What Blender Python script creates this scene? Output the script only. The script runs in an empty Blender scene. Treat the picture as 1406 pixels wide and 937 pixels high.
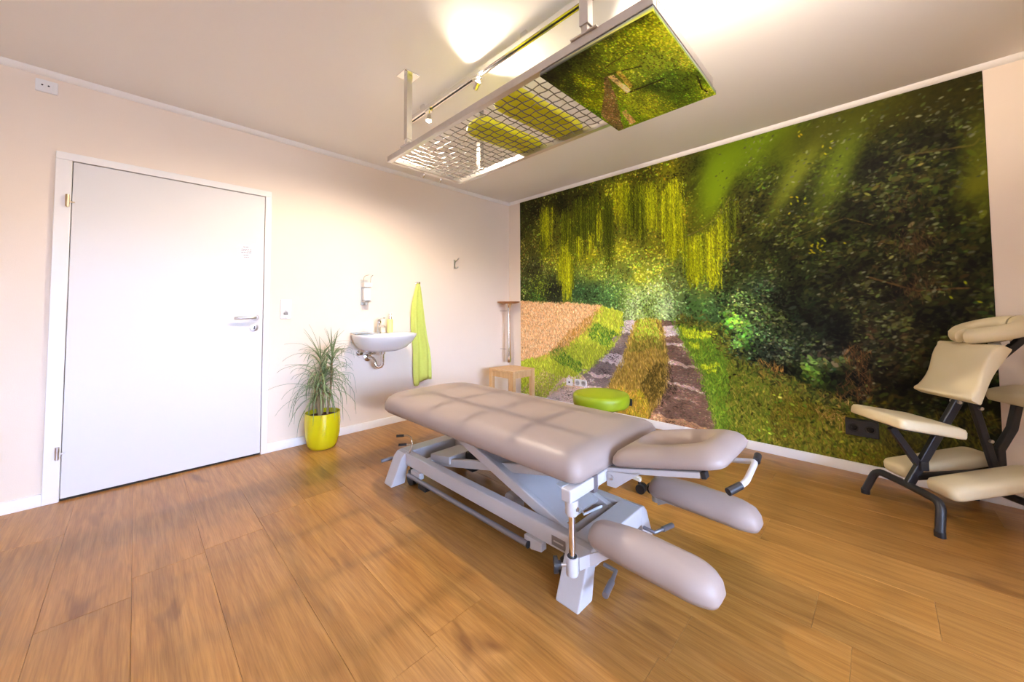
import bpy, bmesh, math, random
import numpy as np
from mathutils import Vector, Matrix

scn = bpy.context.scene
COL = scn.collection

# ---------------------------------------------------------------- camera
cam_d = bpy.data.cameras.new('camera'); cam = bpy.data.objects.new('camera', cam_d); COL.objects.link(cam)
_yaw, _pitch, _roll, _f = .7773, .0385, -.0050, 509.195
_fw = Vector((math.cos(_pitch)*math.cos(_yaw), math.cos(_pitch)*math.sin(_yaw), math.sin(_pitch)))
_rt = Vector((math.sin(_yaw), -math.cos(_yaw), 0)); _up = _rt.cross(_fw)
_r2 = _rt*math.cos(_roll)+_up*math.sin(_roll); _u2 = _up*math.cos(_roll)-_rt*math.sin(_roll)
cam.matrix_world = Matrix(((_r2.x, _u2.x, -_fw.x, -3.4416), (_r2.y, _u2.y, -_fw.y, -3.4405), (_r2.z, _u2.z, -_fw.z, 1.0977), (0, 0, 0, 1)))
cam_d.sensor_fit = 'HORIZONTAL'; cam_d.sensor_width = 36; cam_d.lens = _f/1406*36
cam_d.shift_x = 0; cam_d.shift_y = -(468.5-407.78)/1406
cam_d.clip_start = .02; scn.camera = cam

# ---------------------------------------------------------------- daylight, exposure
scn.view_settings.view_transform = 'Standard'; scn.view_settings.look = 'None'
scn.view_settings.gamma = 1; scn.view_settings.use_curve_mapping = False
scn.view_settings.exposure = -0.03
SKY = 54.0
wd = bpy.data.worlds.new('sky'); scn.world = wd; wd.use_nodes = True
nt = wd.node_tree; nt.nodes.clear()
wo = nt.nodes.new('ShaderNodeOutputWorld'); bg = nt.nodes.new('ShaderNodeBackground')
tc = nt.nodes.new('ShaderNodeTexCoord'); sx = nt.nodes.new('ShaderNodeSeparateXYZ'); rp = nt.nodes.new('ShaderNodeValToRGB')
nt.links.new(tc.outputs['Generated'], sx.inputs[0]); nt.links.new(sx.outputs['Z'], rp.inputs['Fac'])
rp.color_ramp.elements[0].position = 0.02; rp.color_ramp.elements[0].color = (.21, .225, .275, 1)      # ground and houses below the skyline
rp.color_ramp.elements[1].position = .05; rp.color_ramp.elements[1].color = (.50, .645, 1.0, 1)       # even bright cloud cover above
nt.links.new(rp.outputs[0], bg.inputs[0]); bg.inputs[1].default_value = SKY; nt.links.new(bg.outputs[0], wo.inputs[0])
# portal in the window opening of the back wall (guides the sky light, emits nothing itself)
def portal(loc, rot, sx_, sy_):
    l = bpy.data.lights.new('window_portal', 'AREA'); l.shape = 'RECTANGLE'; l.size = sx_; l.size_y = sy_
    o = bpy.data.objects.new('window_portal', l); COL.objects.link(o); o.location = loc; o.rotation_euler = rot
    l.cycles.is_portal = True
WIN = (-4.40, -1.90, .80, 2.02)        # x0, x1, z0, z1 of the window in the back wall
ROOM_X, ROOM_Y, ROOM_Z = -5.0, -6.20, 2.52
portal(((WIN[0]+WIN[1])/2, ROOM_Y-.05, (WIN[2]+WIN[3])/2), (math.pi/2, 0, math.pi), WIN[1]-WIN[0], WIN[3]-WIN[2])

# ---------------------------------------------------------------- materials
MATS = {}
def mat(name, col, rough=.5, metal=0., noise=0., scale=8., bump=0., bscale=60., spec=.5, emit=None, coat=0., trans=0., ior=1.45, sub=0.):
    if name in MATS: return MATS[name]
    m = bpy.data.materials.new(name); m.use_nodes = True; n = m.node_tree.nodes; L = m.node_tree.links
    b = n['Principled BSDF']; b.inputs['Roughness'].default_value = rough; b.inputs['Metallic'].default_value = metal
    b.inputs['Specular IOR Level'].default_value = spec; b.inputs['Coat Weight'].default_value = coat; b.inputs['Transmission Weight'].default_value = trans; b.inputs['IOR'].default_value = ior
    if sub: b.inputs['Subsurface Weight'].default_value = sub
    b.inputs['Base Color'].default_value = (*col, 1)
    t = n.new('ShaderNodeTexCoord'); z = n.new('ShaderNodeTexNoise'); z.inputs['Scale'].default_value = scale; z.inputs['Detail'].default_value = 4
    L.new(t.outputs['Object'], z.inputs['Vector'])
    h = n.new('ShaderNodeMix'); h.data_type = 'RGBA'; k = noise
    h.inputs['A'].default_value = (*[min(c*(1-k), 1) for c in col], 1); h.inputs['B'].default_value = (*[min(c*(1+k), 1) for c in col], 1)
    L.new(z.outputs['Fac'], h.inputs['Factor']); L.new(h.outputs['Result'], b.inputs['Base Color'])
    if bump:
        z2 = n.new('ShaderNodeTexNoise'); z2.inputs['Scale'].default_value = bscale; z2.inputs['Detail'].default_value = 3
        L.new(t.outputs['Object'], z2.inputs['Vector'])
        bp = n.new('ShaderNodeBump'); bp.inputs['Strength'].default_value = bump; bp.inputs['Distance'].default_value = .01
        L.new(z2.outputs['Fac'], bp.inputs['Height']); L.new(bp.outputs['Normal'], b.inputs['Normal'])
    if emit: b.inputs['Emission Color'].default_value = (*emit[:3], 1); b.inputs['Emission Strength'].default_value = emit[3]
    MATS[name] = m; return m

def wood_floor():
    m = bpy.data.materials.new('oak_plank'); m.use_nodes = True; n = m.node_tree.nodes; L = m.node_tree.links; b = n['Principled BSDF']
    t = n.new('ShaderNodeTexCoord'); oi = n.new('ShaderNodeObjectInfo'); off = n.new('ShaderNodeCombineXYZ'); mu = n.new('ShaderNodeMath'); mu.operation = 'MULTIPLY'; mu.inputs[1].default_value = 37.
    L.new(oi.outputs['Random'], mu.inputs[0]); [L.new(mu.outputs[0], off.inputs[i]) for i in range(3)]
    ad = n.new('ShaderNodeVectorMath'); ad.operation = 'ADD'; L.new(t.outputs['Object'], ad.inputs[0]); L.new(off.outputs[0], ad.inputs[1])
    def noise(sc, scale, det, dist=0.):
        mp = n.new('ShaderNodeMapping'); mp.inputs['Scale'].default_value = sc; L.new(ad.outputs[0], mp.inputs['Vector'])
        z = n.new('ShaderNodeTexNoise'); z.inputs['Scale'].default_value = scale; z.inputs['Detail'].default_value = det; z.inputs['Distortion'].default_value = dist
        L.new(mp.outputs[0], z.inputs['Vector']); return z
    g = noise((9, .9, 9), 3.0, 6, .9); fine = noise((75, 2.6, 75), 3.0, 4); kn = noise((5.5, 1.7, 5.5), 1.5, 2, .4)
    r = n.new('ShaderNodeValToRGB'); e = r.color_ramp.elements
    e[0].position = .30; e[0].color = (.35, .155, .032, 1); e[1].position = .72; e[1].color = (.49, .250, .068, 1)
    x = e.new(.50); x.color = (.415, .200, .046, 1)
    L.new(g.outputs['Fac'], r.inputs['Fac'])
    r2 = n.new('ShaderNodeValToRGB'); r2.color_ramp.elements[0].position = .35; r2.color_ramp.elements[0].color = (.80, .775, .75, 1); r2.color_ramp.elements[1].position = .6; r2.color_ramp.elements[1].color = (1, 1, 1, 1)
    L.new(fine.outputs['Fac'], r2.inputs['Fac'])
    r3 = n.new('ShaderNodeValToRGB'); r3.color_ramp.elements[0].position = .24; r3.color_ramp.elements[0].color = (.55, .48, .42, 1); r3.color_ramp.elements[1].position = .36; r3.color_ramp.elements[1].color = (1, 1, 1, 1)
    L.new(kn.outputs['Fac'], r3.inputs['Fac'])
    def mul(a, b_):
        k = n.new('ShaderNodeMix'); k.data_type = 'RGBA'; k.blend_type = 'MULTIPLY'; k.inputs['Factor'].default_value = 1
        L.new(a, k.inputs['A']); L.new(b_, k.inputs['B']); return k.outputs['Result']
    mp = n.new('ShaderNodeMapping'); mp.inputs['Scale'].default_value = (1, .10, 1); L.new(ad.outputs[0], mp.inputs['Vector'])
    wv = n.new('ShaderNodeTexWave'); wv.wave_type = 'BANDS'; wv.bands_direction = 'X'; wv.inputs['Scale'].default_value = 9.; wv.inputs['Distortion'].default_value = 9.; wv.inputs['Detail'].default_value = 3.; wv.inputs['Detail Scale'].default_value = 1.1
    L.new(mp.outputs[0], wv.inputs['Vector']); r5 = n.new('ShaderNodeValToRGB'); r5.color_ramp.elements[0].position = .05; r5.color_ramp.elements[0].color = (.91, .885, .86, 1); r5.color_ramp.elements[1].position = .45; r5.color_ramp.elements[1].color = (1, 1, 1, 1)
    L.new(wv.outputs['Fac'], r5.inputs['Fac'])
    c = mul(mul(mul(r.outputs[0], r2.outputs[0]), r3.outputs[0]), r5.outputs[0])
    r4 = n.new('ShaderNodeValToRGB'); r4.color_ramp.elements[0].color = (.90, .89, .88, 1); r4.color_ramp.elements[1].color = (1.06, 1.05, 1.03, 1)
    L.new(oi.outputs['Random'], r4.inputs['Fac'])
    L.new(mul(c, r4.outputs[0]), b.inputs['Base Color'])
    b.inputs['Roughness'].default_value = .31; b.inputs['Specular IOR Level'].default_value = .55
    bp = n.new('ShaderNodeBump'); bp.inputs['Strength'].default_value = .12; bp.inputs['Distance'].default_value = .004; L.new(fine.outputs['Fac'], bp.inputs['Height']); L.new(bp.outputs['Normal'], b.inputs['Normal'])
    return m

def print_mat(name, rough=.55):
    m = bpy.data.materials.new(name); m.use_nodes = True; n = m.node_tree.nodes; L = m.node_tree.links; b = n['Principled BSDF']
    a = n.new('ShaderNodeVertexColor'); a.layer_name = 'print'; L.new(a.outputs['Color'], b.inputs['Base Color'])
    b.inputs['Roughness'].default_value = rough; b.inputs['Specular IOR Level'].default_value = .12
    return m

def wood(name, c1, c2, axis=2):
    m = bpy.data.materials.new(name); m.use_nodes = True; n = m.node_tree.nodes; L = m.node_tree.links; b = n['Principled BSDF']
    t = n.new('ShaderNodeTexCoord'); mp = n.new('ShaderNodeMapping'); s = [30, 30, 30]; s[axis] = 2; mp.inputs['Scale'].default_value = s
    z = n.new('ShaderNodeTexNoise'); z.inputs['Scale'].default_value = 1.5; z.inputs['Detail'].default_value = 5; z.inputs['Distortion'].default_value = .5
    r = n.new('ShaderNodeValToRGB'); r.color_ramp.elements[0].position = .3; r.color_ramp.elements[0].color = (*c1, 1); r.color_ramp.elements[1].position = .7; r.color_ramp.elements[1].color = (*c2, 1)
    L.new(t.outputs['Object'], mp.inputs[0]); L.new(mp.outputs[0], z.inputs['Vector']); L.new(z.outputs['Fac'], r.inputs['Fac']); L.new(r.outputs[0], b.inputs['Base Color'])
    b.inputs['Roughness'].default_value = .42
    return m

WALL = mat('cream_plaster', (.84, .735, .63), .9, noise=.02, scale=3, bump=.06, bscale=220, spec=.2)
CEIL = mat('white_ceiling_paint', (.88, .87, .86), .92, noise=.012, scale=2, bump=.04, bscale=200, spec=.15)
TRIM = mat('white_trim', (.86, .85, .84), .45, noise=.01)
DOOR = mat('white_door_foil', (.74, .735, .735), .38, noise=.012, scale=2, spec=.4)
GAP = mat('dark_gap', (.03, .025, .02), .9)
STEEL = mat('brushed_steel', (.62, .60, .58), .28, 1., noise=.06, scale=30)
CHROME = mat('chrome', (.80, .79, .78), .10, 1., noise=.02)
WIREM = mat('zinc_wire', (.22, .215, .21), .5, 1., noise=.08, scale=60)
BLACKP = mat('black_plastic', (.018, .018, .02), .42, noise=.1)
BLACKM = mat('black_powder_coat', (.022, .022, .026), .38, noise=.12, scale=40)
WHITEP = mat('white_plastic', (.84, .84, .84), .35, noise=.01)
WHITEM = mat('white_powder_coat', (.52, .51, .52), .36, noise=.02, scale=20)
GREYM = mat('grey_steel_tube', (.24, .24, .27), .38, .6, noise=.05)
TAUPE = mat('taupe_vinyl', (.34, .27, .235), .42, noise=.03, scale=5, bump=.03, bscale=420, spec=.42)
CREAM = mat('cream_vinyl', (.78, .67, .43), .40, noise=.03, scale=5, bump=.03, bscale=420, spec=.45)
LIME = mat('lime_vinyl', (.30, .385, .012), .38, noise=.04, scale=6, spec=.45)
LIMEC = mat('lime_cushion_cover', (.66, .66, .012), .6, noise=.05, scale=10)
POT = mat('yellow_glazed_pot', (.66, .60, .008), .16, noise=.03, coat=.4)
SOIL = mat('potting_soil', (.09, .035, .018), .95, noise=.6, scale=60, bump=.6, bscale=80)
LEAF = mat('dracaena_leaf', (.21, .28, .12), .45, noise=.35, scale=14)
STEMM = mat('woody_stem', (.30, .22, .11), .8, noise=.3, scale=40)
CERAM = mat('white_ceramic', (.86, .87, .88), .08, noise=.005, coat=.5)
TOWEL = mat('lime_towel', (.60, .68, .16), .95, noise=.08, scale=40, bump=.5, bscale=300, spec=.1)
BEECH = wood('beech_wood', (.60, .36, .155), (.74, .50, .25))
DISCW = wood('red_brown_wood', (.36, .15, .055), (.50, .235, .10), 0)
PLANK = wood_floor()

# ---------------------------------------------------------------- mesh helpers
class MB:
    def __init__(s): s.v = []; s.f = []
    def add(s, V, F):
        o = len(s.v); s.v += [tuple(p) for p in V]; s.f += [tuple(i+o for i in q) for q in F]; return s
    def box(s, x0, x1, y0, y1, z0, z1, M=None):
        V = [Vector(p) for p in ((x0, y0, z0), (x1, y0, z0), (x1, y1, z0), (x0, y1, z0), (x0, y0, z1), (x1, y0, z1), (x1, y1, z1), (x0, y1, z1))]
        if M: V = [M @ p for p in V]
        return s.add(V, [(0, 3, 2, 1), (4, 5, 6, 7), (0, 1, 5, 4), (1, 2, 6, 5), (2, 3, 7, 6), (3, 0, 4, 7)])
    def bar(s, a, b, w, h, up=(0, 0, 1)):
        a, b = Vector(a), Vector(b); d = (b-a).normalized(); u = Vector(up); sd = d.cross(u)
        if sd.length < 1e-4: sd = d.cross(Vector((1, 0, 0)))
        sd.normalize(); u = sd.cross(d); V = []
        for p in (a, b):
            for i, j in ((-1, -1), (1, -1), (1, 1), (-1, 1)): V.append(p+sd*i*w/2+u*j*h/2)
        return s.add(V, [(0, 1, 2, 3), (7, 6, 5, 4), (0, 4, 5, 1), (1, 5, 6, 2), (2, 6, 7, 3), (3, 7, 4, 0)])
    def tube(s, P, r, n=10, cap=True):
        P = [Vector(p) for p in P]; R = r if isinstance(r, (list, tuple)) else [r]*len(P)
        T = [(P[min(i+1, len(P)-1)]-P[max(i-1, 0)]).normalized() for i in range(len(P))]
        x = T[0].cross(Vector((0, 0, 1)))
        if x.length < 1e-3: x = T[0].cross(Vector((1, 0, 0)))
        x.normalize(); V = []; F = []
        for i, p in enumerate(P):
            x = (x-T[i]*x.dot(T[i])).normalized(); y = T[i].cross(x)
            for k in range(n):
                a = 2*math.pi*k/n; V.append(p+(x*math.cos(a)+y*math.sin(a))*R[i])
        for i in range(len(P)-1):
            for k in range(n): F.append((i*n+k, i*n+(k+1) % n, (i+1)*n+(k+1) % n, (i+1)*n+k))
        if cap: F += [tuple(range(n-1, -1, -1)), tuple(range((len(P)-1)*n, len(P)*n))]
        return s.add(V, F)
    def lathe(s, prof, c=(0, 0, 0), n=32, sx_=1., sy_=1., M=None):
        V = []; F = []
        for r, z in prof:
            for k in range(n):
                a = 2*math.pi*k/n; p = Vector((r*math.cos(a)*sx_, r*math.sin(a)*sy_, z)); p = (M @ p) if M else p; V.append(p+Vector(c))
        for i in range(len(prof)-1):
            for k in range(n): F.append((i*n+k, i*n+(k+1) % n, (i+1)*n+(k+1) % n, (i+1)*n+k))
        if prof[0][0] > 1e-6: F.append(tuple(range(n-1, -1, -1)))
        if prof[-1][0] > 1e-6: F.append(tuple(range((len(prof)-1)*n, len(prof)*n)))
        return s.add(V, F)
    def prism(s, poly, a, b, axis='y'):
        """polygon of (p, q) extruded from a to b along an axis; y: (x,z), x: (y,z), z: (x,y)"""
        mk = {'y': lambda p, q, t: (p, t, q), 'x': lambda p, q, t: (t, p, q), 'z': lambda p, q, t: (p, q, t)}[axis]
        n = len(poly); V = [mk(p, q, a) for p, q in poly]+[mk(p, q, b) for p, q in poly]
        return s.add(V, [tuple(range(n-1, -1, -1)), tuple(range(n, 2*n))]+[(i, (i+1) % n, n+(i+1) % n, n+i) for i in range(n)])
    def loft(s, rings, cap0=True, cap1=True):
        n = len(rings[0]); V = [p for R in rings for p in R]; F = []
        for i in range(len(rings)-1):
            for k in range(n): F.append((i*n+k, i*n+(k+1) % n, (i+1)*n+(k+1) % n, (i+1)*n+k))
        if cap0: F.append(tuple(range(n-1, -1, -1)))
        if cap1: F.append(tuple(range((len(rings)-1)*n, len(rings)*n)))
        return s.add(V, F)
    def mesh(s, name, m, smooth=None):
        me = bpy.data.meshes.new(name); me.from_pydata(s.v, [], s.f); me.update()
        bm = bmesh.new(); bm.from_mesh(me); bmesh.ops.recalc_face_normals(bm, faces=bm.faces); bm.to_mesh(me); bm.free()
        me.materials.append(m)
        if smooth is not None:
            me.polygons.foreach_set('use_smooth', [True]*len(me.polygons)); me.set_sharp_from_angle(angle=math.radians(smooth))
        return me
    def build(s, name, m, parent=None, smooth=None, bevel=0, seg=2):
        me = s.mesh(name, m, smooth); o = bpy.data.objects.new(name, me); COL.objects.link(o)
        if parent is not None: o.parent = parent; o.matrix_parent_inverse = parent.matrix_basis.inverted() if parent.get('world_parts') else Matrix()
        if bevel:
            b = o.modifiers.new('bevel', 'BEVEL'); b.width = bevel; b.segments = seg; b.limit_method = 'ANGLE'; b.angle_limit = math.radians(35)
        return o
def tag(o, label, cat, group=None, kind=None):
    o['label'] = label
    if cat: o['category'] = cat
    if group: o['group'] = group
    if kind: o['kind'] = kind
    return o
def empty(name, loc, label=None, cat=None, group=None, rz=0, local=False):
    o = bpy.data.objects.new(name, None); COL.objects.link(o); o.location = loc; o.rotation_euler = (0, 0, rz); o.empty_display_size = .1
    if not local: o['world_parts'] = 1
    if label: tag(o, label, cat, group)
    bpy.context.view_layer.update()
    return o
def struct(o, label=None):
    o['kind'] = 'structure'
    if label: o['label'] = label
    return o
def copyobj(o, parent=None, loc=None):
    c = o.copy(); COL.objects.link(c)
    if parent is not None: c.parent = parent
    if loc is not None: c.location = loc
    return c
class Outline(list): pass
def outline(pts, r=.05, n=6):
    """round the corners of a ccw polygon; keeps its recipe so that insets stay clean"""
    out = Outline(); N = len(pts); r = list(r) if isinstance(r, (list, tuple)) else [r]*N; out.recipe = (pts, r, n)
    for i in range(N):
        p = Vector(pts[i]); a = (Vector(pts[i-1])-p); b = (Vector(pts[(i+1) % N])-p)
        d = min(r[i], a.length*.49, b.length*.49); A = p+a.normalized()*d; B = p+b.normalized()*d
        for k in range(n+1):
            t = k/n; out.append(tuple(A*(1-t)**2+p*2*t*(1-t)+B*t*t))
    return out
def inset(P, d):
    if isinstance(P, Outline):
        pts, r, n = P.recipe; N = len(pts); q = []
        for i in range(N):
            a, p, b = Vector(pts[i-1]), Vector(pts[i]), Vector(pts[(i+1) % N]); e0 = (p-a).normalized(); e1 = (b-p).normalized()
            n0, n1 = Vector((-e0.y, e0.x)), Vector((-e1.y, e1.x)); q.append(tuple(p+(n0+n1)*(d/(1+n0.dot(n1)))))
        return outline(q, [max(x-d*.35, .012) for x in r], n)
    N = len(P); out = []
    for i in range(N):
        a, p, b = Vector(P[i-1]), Vector(P[i]), Vector(P[(i+1) % N]); t = (b-a)
        if t.length < 1e-9: out.append(P[i]); continue
        t.normalize(); out.append((p.x-t.y*d, p.y+t.x*d))
    return out
def cushion(P, prof, M=None, crown=0., warp=None):
    """upholstered pad from a rounded ccw outline; prof = (inset, z) from underside to top"""
    rings = []
    for d, z in prof: rings.append([Vector((x, y, z)) for x, y in inset(P, d)])
    cx_ = sum(p[0] for p in P)/len(P); cy_ = sum(p[1] for p in P)/len(P); top = rings[-1]
    for t in (.88, .74, .58, .42, .26, .12, .03):
        rings.append([Vector((cx_+(p.x-cx_)*t, cy_+(p.y-cy_)*t, p.z+crown*(1-t*t))) for p in top])
    if warp: rings = [[warp(p) for p in R] for R in rings]
    if M: rings = [[M @ p for p in R] for R in rings]
    return MB().loft(rings)
LA, LB, LC = 138., 44., 56.     # lamp powers (W)
# ---------------------------------------------------------------- printed pictures (painted in numpy, stored as colour attributes)
class Canvas:
    def __init__(s, w, h, seed):
        s.w, s.h = w, h
        s.c = np.zeros((h, w, 3)); s.r = np.random.default_rng(seed); s.k = {}
        s.n1, s.n2, s.n3 = s.noise(9), s.noise(9), s.noise(14)
    def noise(s, cell):
        out = np.zeros((s.h, s.w))
        for c, a in ((cell*2.5, .55), (cell, .3), (cell/2.5, .15)):
            gh, gw = int(s.h/c)+3, int(s.w/c)+3; g = s.r.normal(0, 1.6, (gh, gw))
            yi, xi = np.arange(s.h)/c, np.arange(s.w)/c; y0, x0 = yi.astype(int), xi.astype(int)
            fy, fx = (yi-y0)[:, None], (xi-x0)[None, :]; fy = fy*fy*(3-2*fy); fx = fx*fx*(3-2*fx)
            out += a*((g[np.ix_(y0, x0)]*(1-fy)+g[np.ix_(y0+1, x0)]*fy)*(1-fx)+(g[np.ix_(y0, x0+1)]*(1-fy)+g[np.ix_(y0+1, x0+1)]*fy)*fx)
        return out
    def base(s, pts, pw=3.0):
        """smooth colour layout from scattered samples (u, v in 0..1000 from top-left, r, g, b)"""
        gw, gh = 100, 65
        X, Y = np.meshgrid((np.arange(gw)+.5)/gw*1000, (np.arange(gh)+.5)/gh*1000)
        num = np.zeros((gh, gw, 3)); den = np.zeros((gh, gw, 1))
        for u, v, r, g, b in pts:
            wt = 1/((X-u)**2+((Y-v)*.75)**2+60)**(pw/2)
            num += wt[..., None]*np.array([r, g, b]); den += wt[..., None]
        g = num/den
        yi = np.clip((np.arange(s.h)+.5)/s.h*gh-.5, 0, gh-1.001); xi = np.clip((np.arange(s.w)+.5)/s.w*gw-.5, 0, gw-1.001)
        y0 = yi.astype(int); x0 = xi.astype(int); fy = (yi-y0)[:, None, None]; fx = (xi-x0)[None, :, None]
        G = lambda a, b: g[np.ix_(a, b)]
        s.c = (G(y0, x0)*(1-fy)+G(y0+1, x0)*fy)*(1-fx)+(G(y0, x0+1)*(1-fy)+G(y0+1, x0+1)*fy)*fx
        s.b = s.c.copy()
    def kern(s, L, Wd, a):
        key = (round(L*2), round(Wd*2), int(a/math.pi*24) % 24)
        if key not in s.k:
            L, Wd = max(key[0]/2, .5), max(key[1]/2, .5); an = key[2]*math.pi/24
            n = int(math.ceil(max(L, Wd)))+1
            y, x = np.mgrid[-n:n+1, -n:n+1]
            p = x*math.cos(an)+y*math.sin(an); q = -x*math.sin(an)+y*math.cos(an)
            d = np.sqrt((p/L)**2+(q/Wd)**2)
            s.k[key] = (n, np.clip((1.15-d)*max(min(L, Wd), 1.0), 0, 1)[..., None])
        return s.k[key]
    def dab(s, x, y, L, Wd, a, col, al=1.0):
        n, k = s.kern(L, Wd, a % math.pi)
        x, y = int(x), int(y)
        x0, x1, y0, y1 = max(x-n, 0), min(x+n+1, s.w), max(y-n, 0), min(y+n+1, s.h)
        if x0 >= x1 or y0 >= y1: return
        kk = k[y0-y+n:y1-y+n, x0-x+n:x1-x+n]*al
        t = s.c[y0:y1, x0:x1]; t += (np.asarray(col)-t)*kk
    def px(s, P): return [(u*s.w/1000, v*s.h/1000) for u, v in P]
    def mask(s, P):
        P = s.px(P); Y, X = np.mgrid[0:s.h, 0:s.w]+.5; X = X+s.n1*s.w/250; Y = Y+s.n2*s.w/250; m = np.zeros((s.h, s.w), bool)
        for (ax, ay), (bx, by) in zip(P, P[1:]+P[:1]):
            if ay == by: continue
            m ^= ((ay > Y) != (by > Y)) & (X < (bx-ax)*(Y-ay)/(by-ay)+ax)
        return m
    def inside(s, m, n):
        idx = np.flatnonzero(m); i = s.r.choice(idx, n); return i % s.w, i//s.w
    def leaves(s, m, n, L, ratio=.55, ang=None, spread=3.2, lo=.35, hi=1.8, tint=(1, 1, 1), hl=.06, al=.9, grow=0., clump=.45):
        xs, ys = s.inside(m, n); r = s.r
        f = r.random(n); f = (lo+(hi-lo)*f**1.5)*np.clip(1+clump*s.n3[ys, xs], .3, 2.2)
        for x, y, k in zip(xs, ys, f):
            col = s.b[y, x]*k*np.array(tint)*(1+r.normal(0, .10, 3))
            if r.random() < hl: col = col*1.5+25
            l = L*(.5+r.random())*(1+grow*x/s.w)
            a = (ang if ang is not None else r.random()*math.pi)+r.normal(0, spread if ang is not None else 0)
            s.dab(x, y, l, l*ratio, a, np.clip(col, 4, 252), al)
    def grass(s, m, n, L, cols, wd=.7, lean=0., sp=.3, lo=.6, hi=1.35, al=.8):
        xs, ys = s.inside(m, n); r = s.r
        for x, y in zip(xs, ys):
            col = np.array(cols[r.integers(len(cols))])*(lo+(hi-lo)*r.random())
            s.dab(x, y, L*(.5+r.random()), wd, math.pi/2+lean+r.normal(0, sp), np.clip(col, 4, 252), al)
    def strands(s, u, v0, v1, wd, n, cols, lo=.5, hi=1.3):
        r = s.r
        for i in range(n):
            x = (u+r.normal(0, wd))*s.w/1000; y = (v0+r.random()*(v1-v0)*.35)*s.h/1000
            ye = (v0+(v1-v0)*(.55+.45*r.random()))*s.h/1000; k = lo+(hi-lo)*r.random(); c = np.array(cols[r.integers(len(cols))])
            while y < ye:
                s.dab(x+r.normal(0, .8), y, 2.6+r.random()*1.5, .9, math.pi/2+r.normal(0, .3), np.clip(c*k*(.7+.6*r.random()), 4, 252), .8)
                y += 3.2+2*r.random(); x += r.normal(0, .35)
    def fringe(s, P, n, cols, L=4., jit=4., up=True, wd=.9):
        Q = s.px(P); r = s.r; seg = [math.hypot(b[0]-a[0], b[1]-a[1]) for a, b in zip(Q, Q[1:])]; tot = sum(seg)
        for i in range(n):
            d = r.random()*tot; k = 0
            while d > seg[k] and k < len(seg)-1: d -= seg[k]; k += 1
            (ax, ay), (bx, by) = Q[k], Q[k+1]; f = min(d/max(seg[k], 1e-6), 1)
            c = np.array(cols[r.integers(len(cols))])*(.7+.6*r.random())
            s.dab(ax+(bx-ax)*f+r.normal(0, jit), ay+(by-ay)*f+r.normal(0, jit*.7), L*(.5+r.random()), wd, (math.pi/2+r.normal(0, .45)) if up else r.random()*3.1, np.clip(c, 4, 252), .85)
    def soft(s, u, v, L, Wd, a, col, al):
        X, Y = np.meshgrid((np.arange(s.w)+.5), (np.arange(s.h)+.5)); sc = s.w/1000
        X = X-u*s.w/1000; Y = Y-v*s.h/1000
        p = X*math.cos(a)+Y*math.sin(a); q = -X*math.sin(a)+Y*math.cos(a)
        k = np.exp(-((p/(L*sc))**2+(q/(Wd*sc))**2)**1.3)[..., None]*al
        s.c += (np.array(col)-s.c)*k
    def fill(s, P, col, al=1., noise=0):
        m = s.mask(P); s.b[m] = col
        n = s.r.normal(0, noise, (m.sum(), 1)) if noise else 0
        s.c[m] = s.c[m]*(1-al)+(np.array(col)+n)*al
        return m
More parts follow.
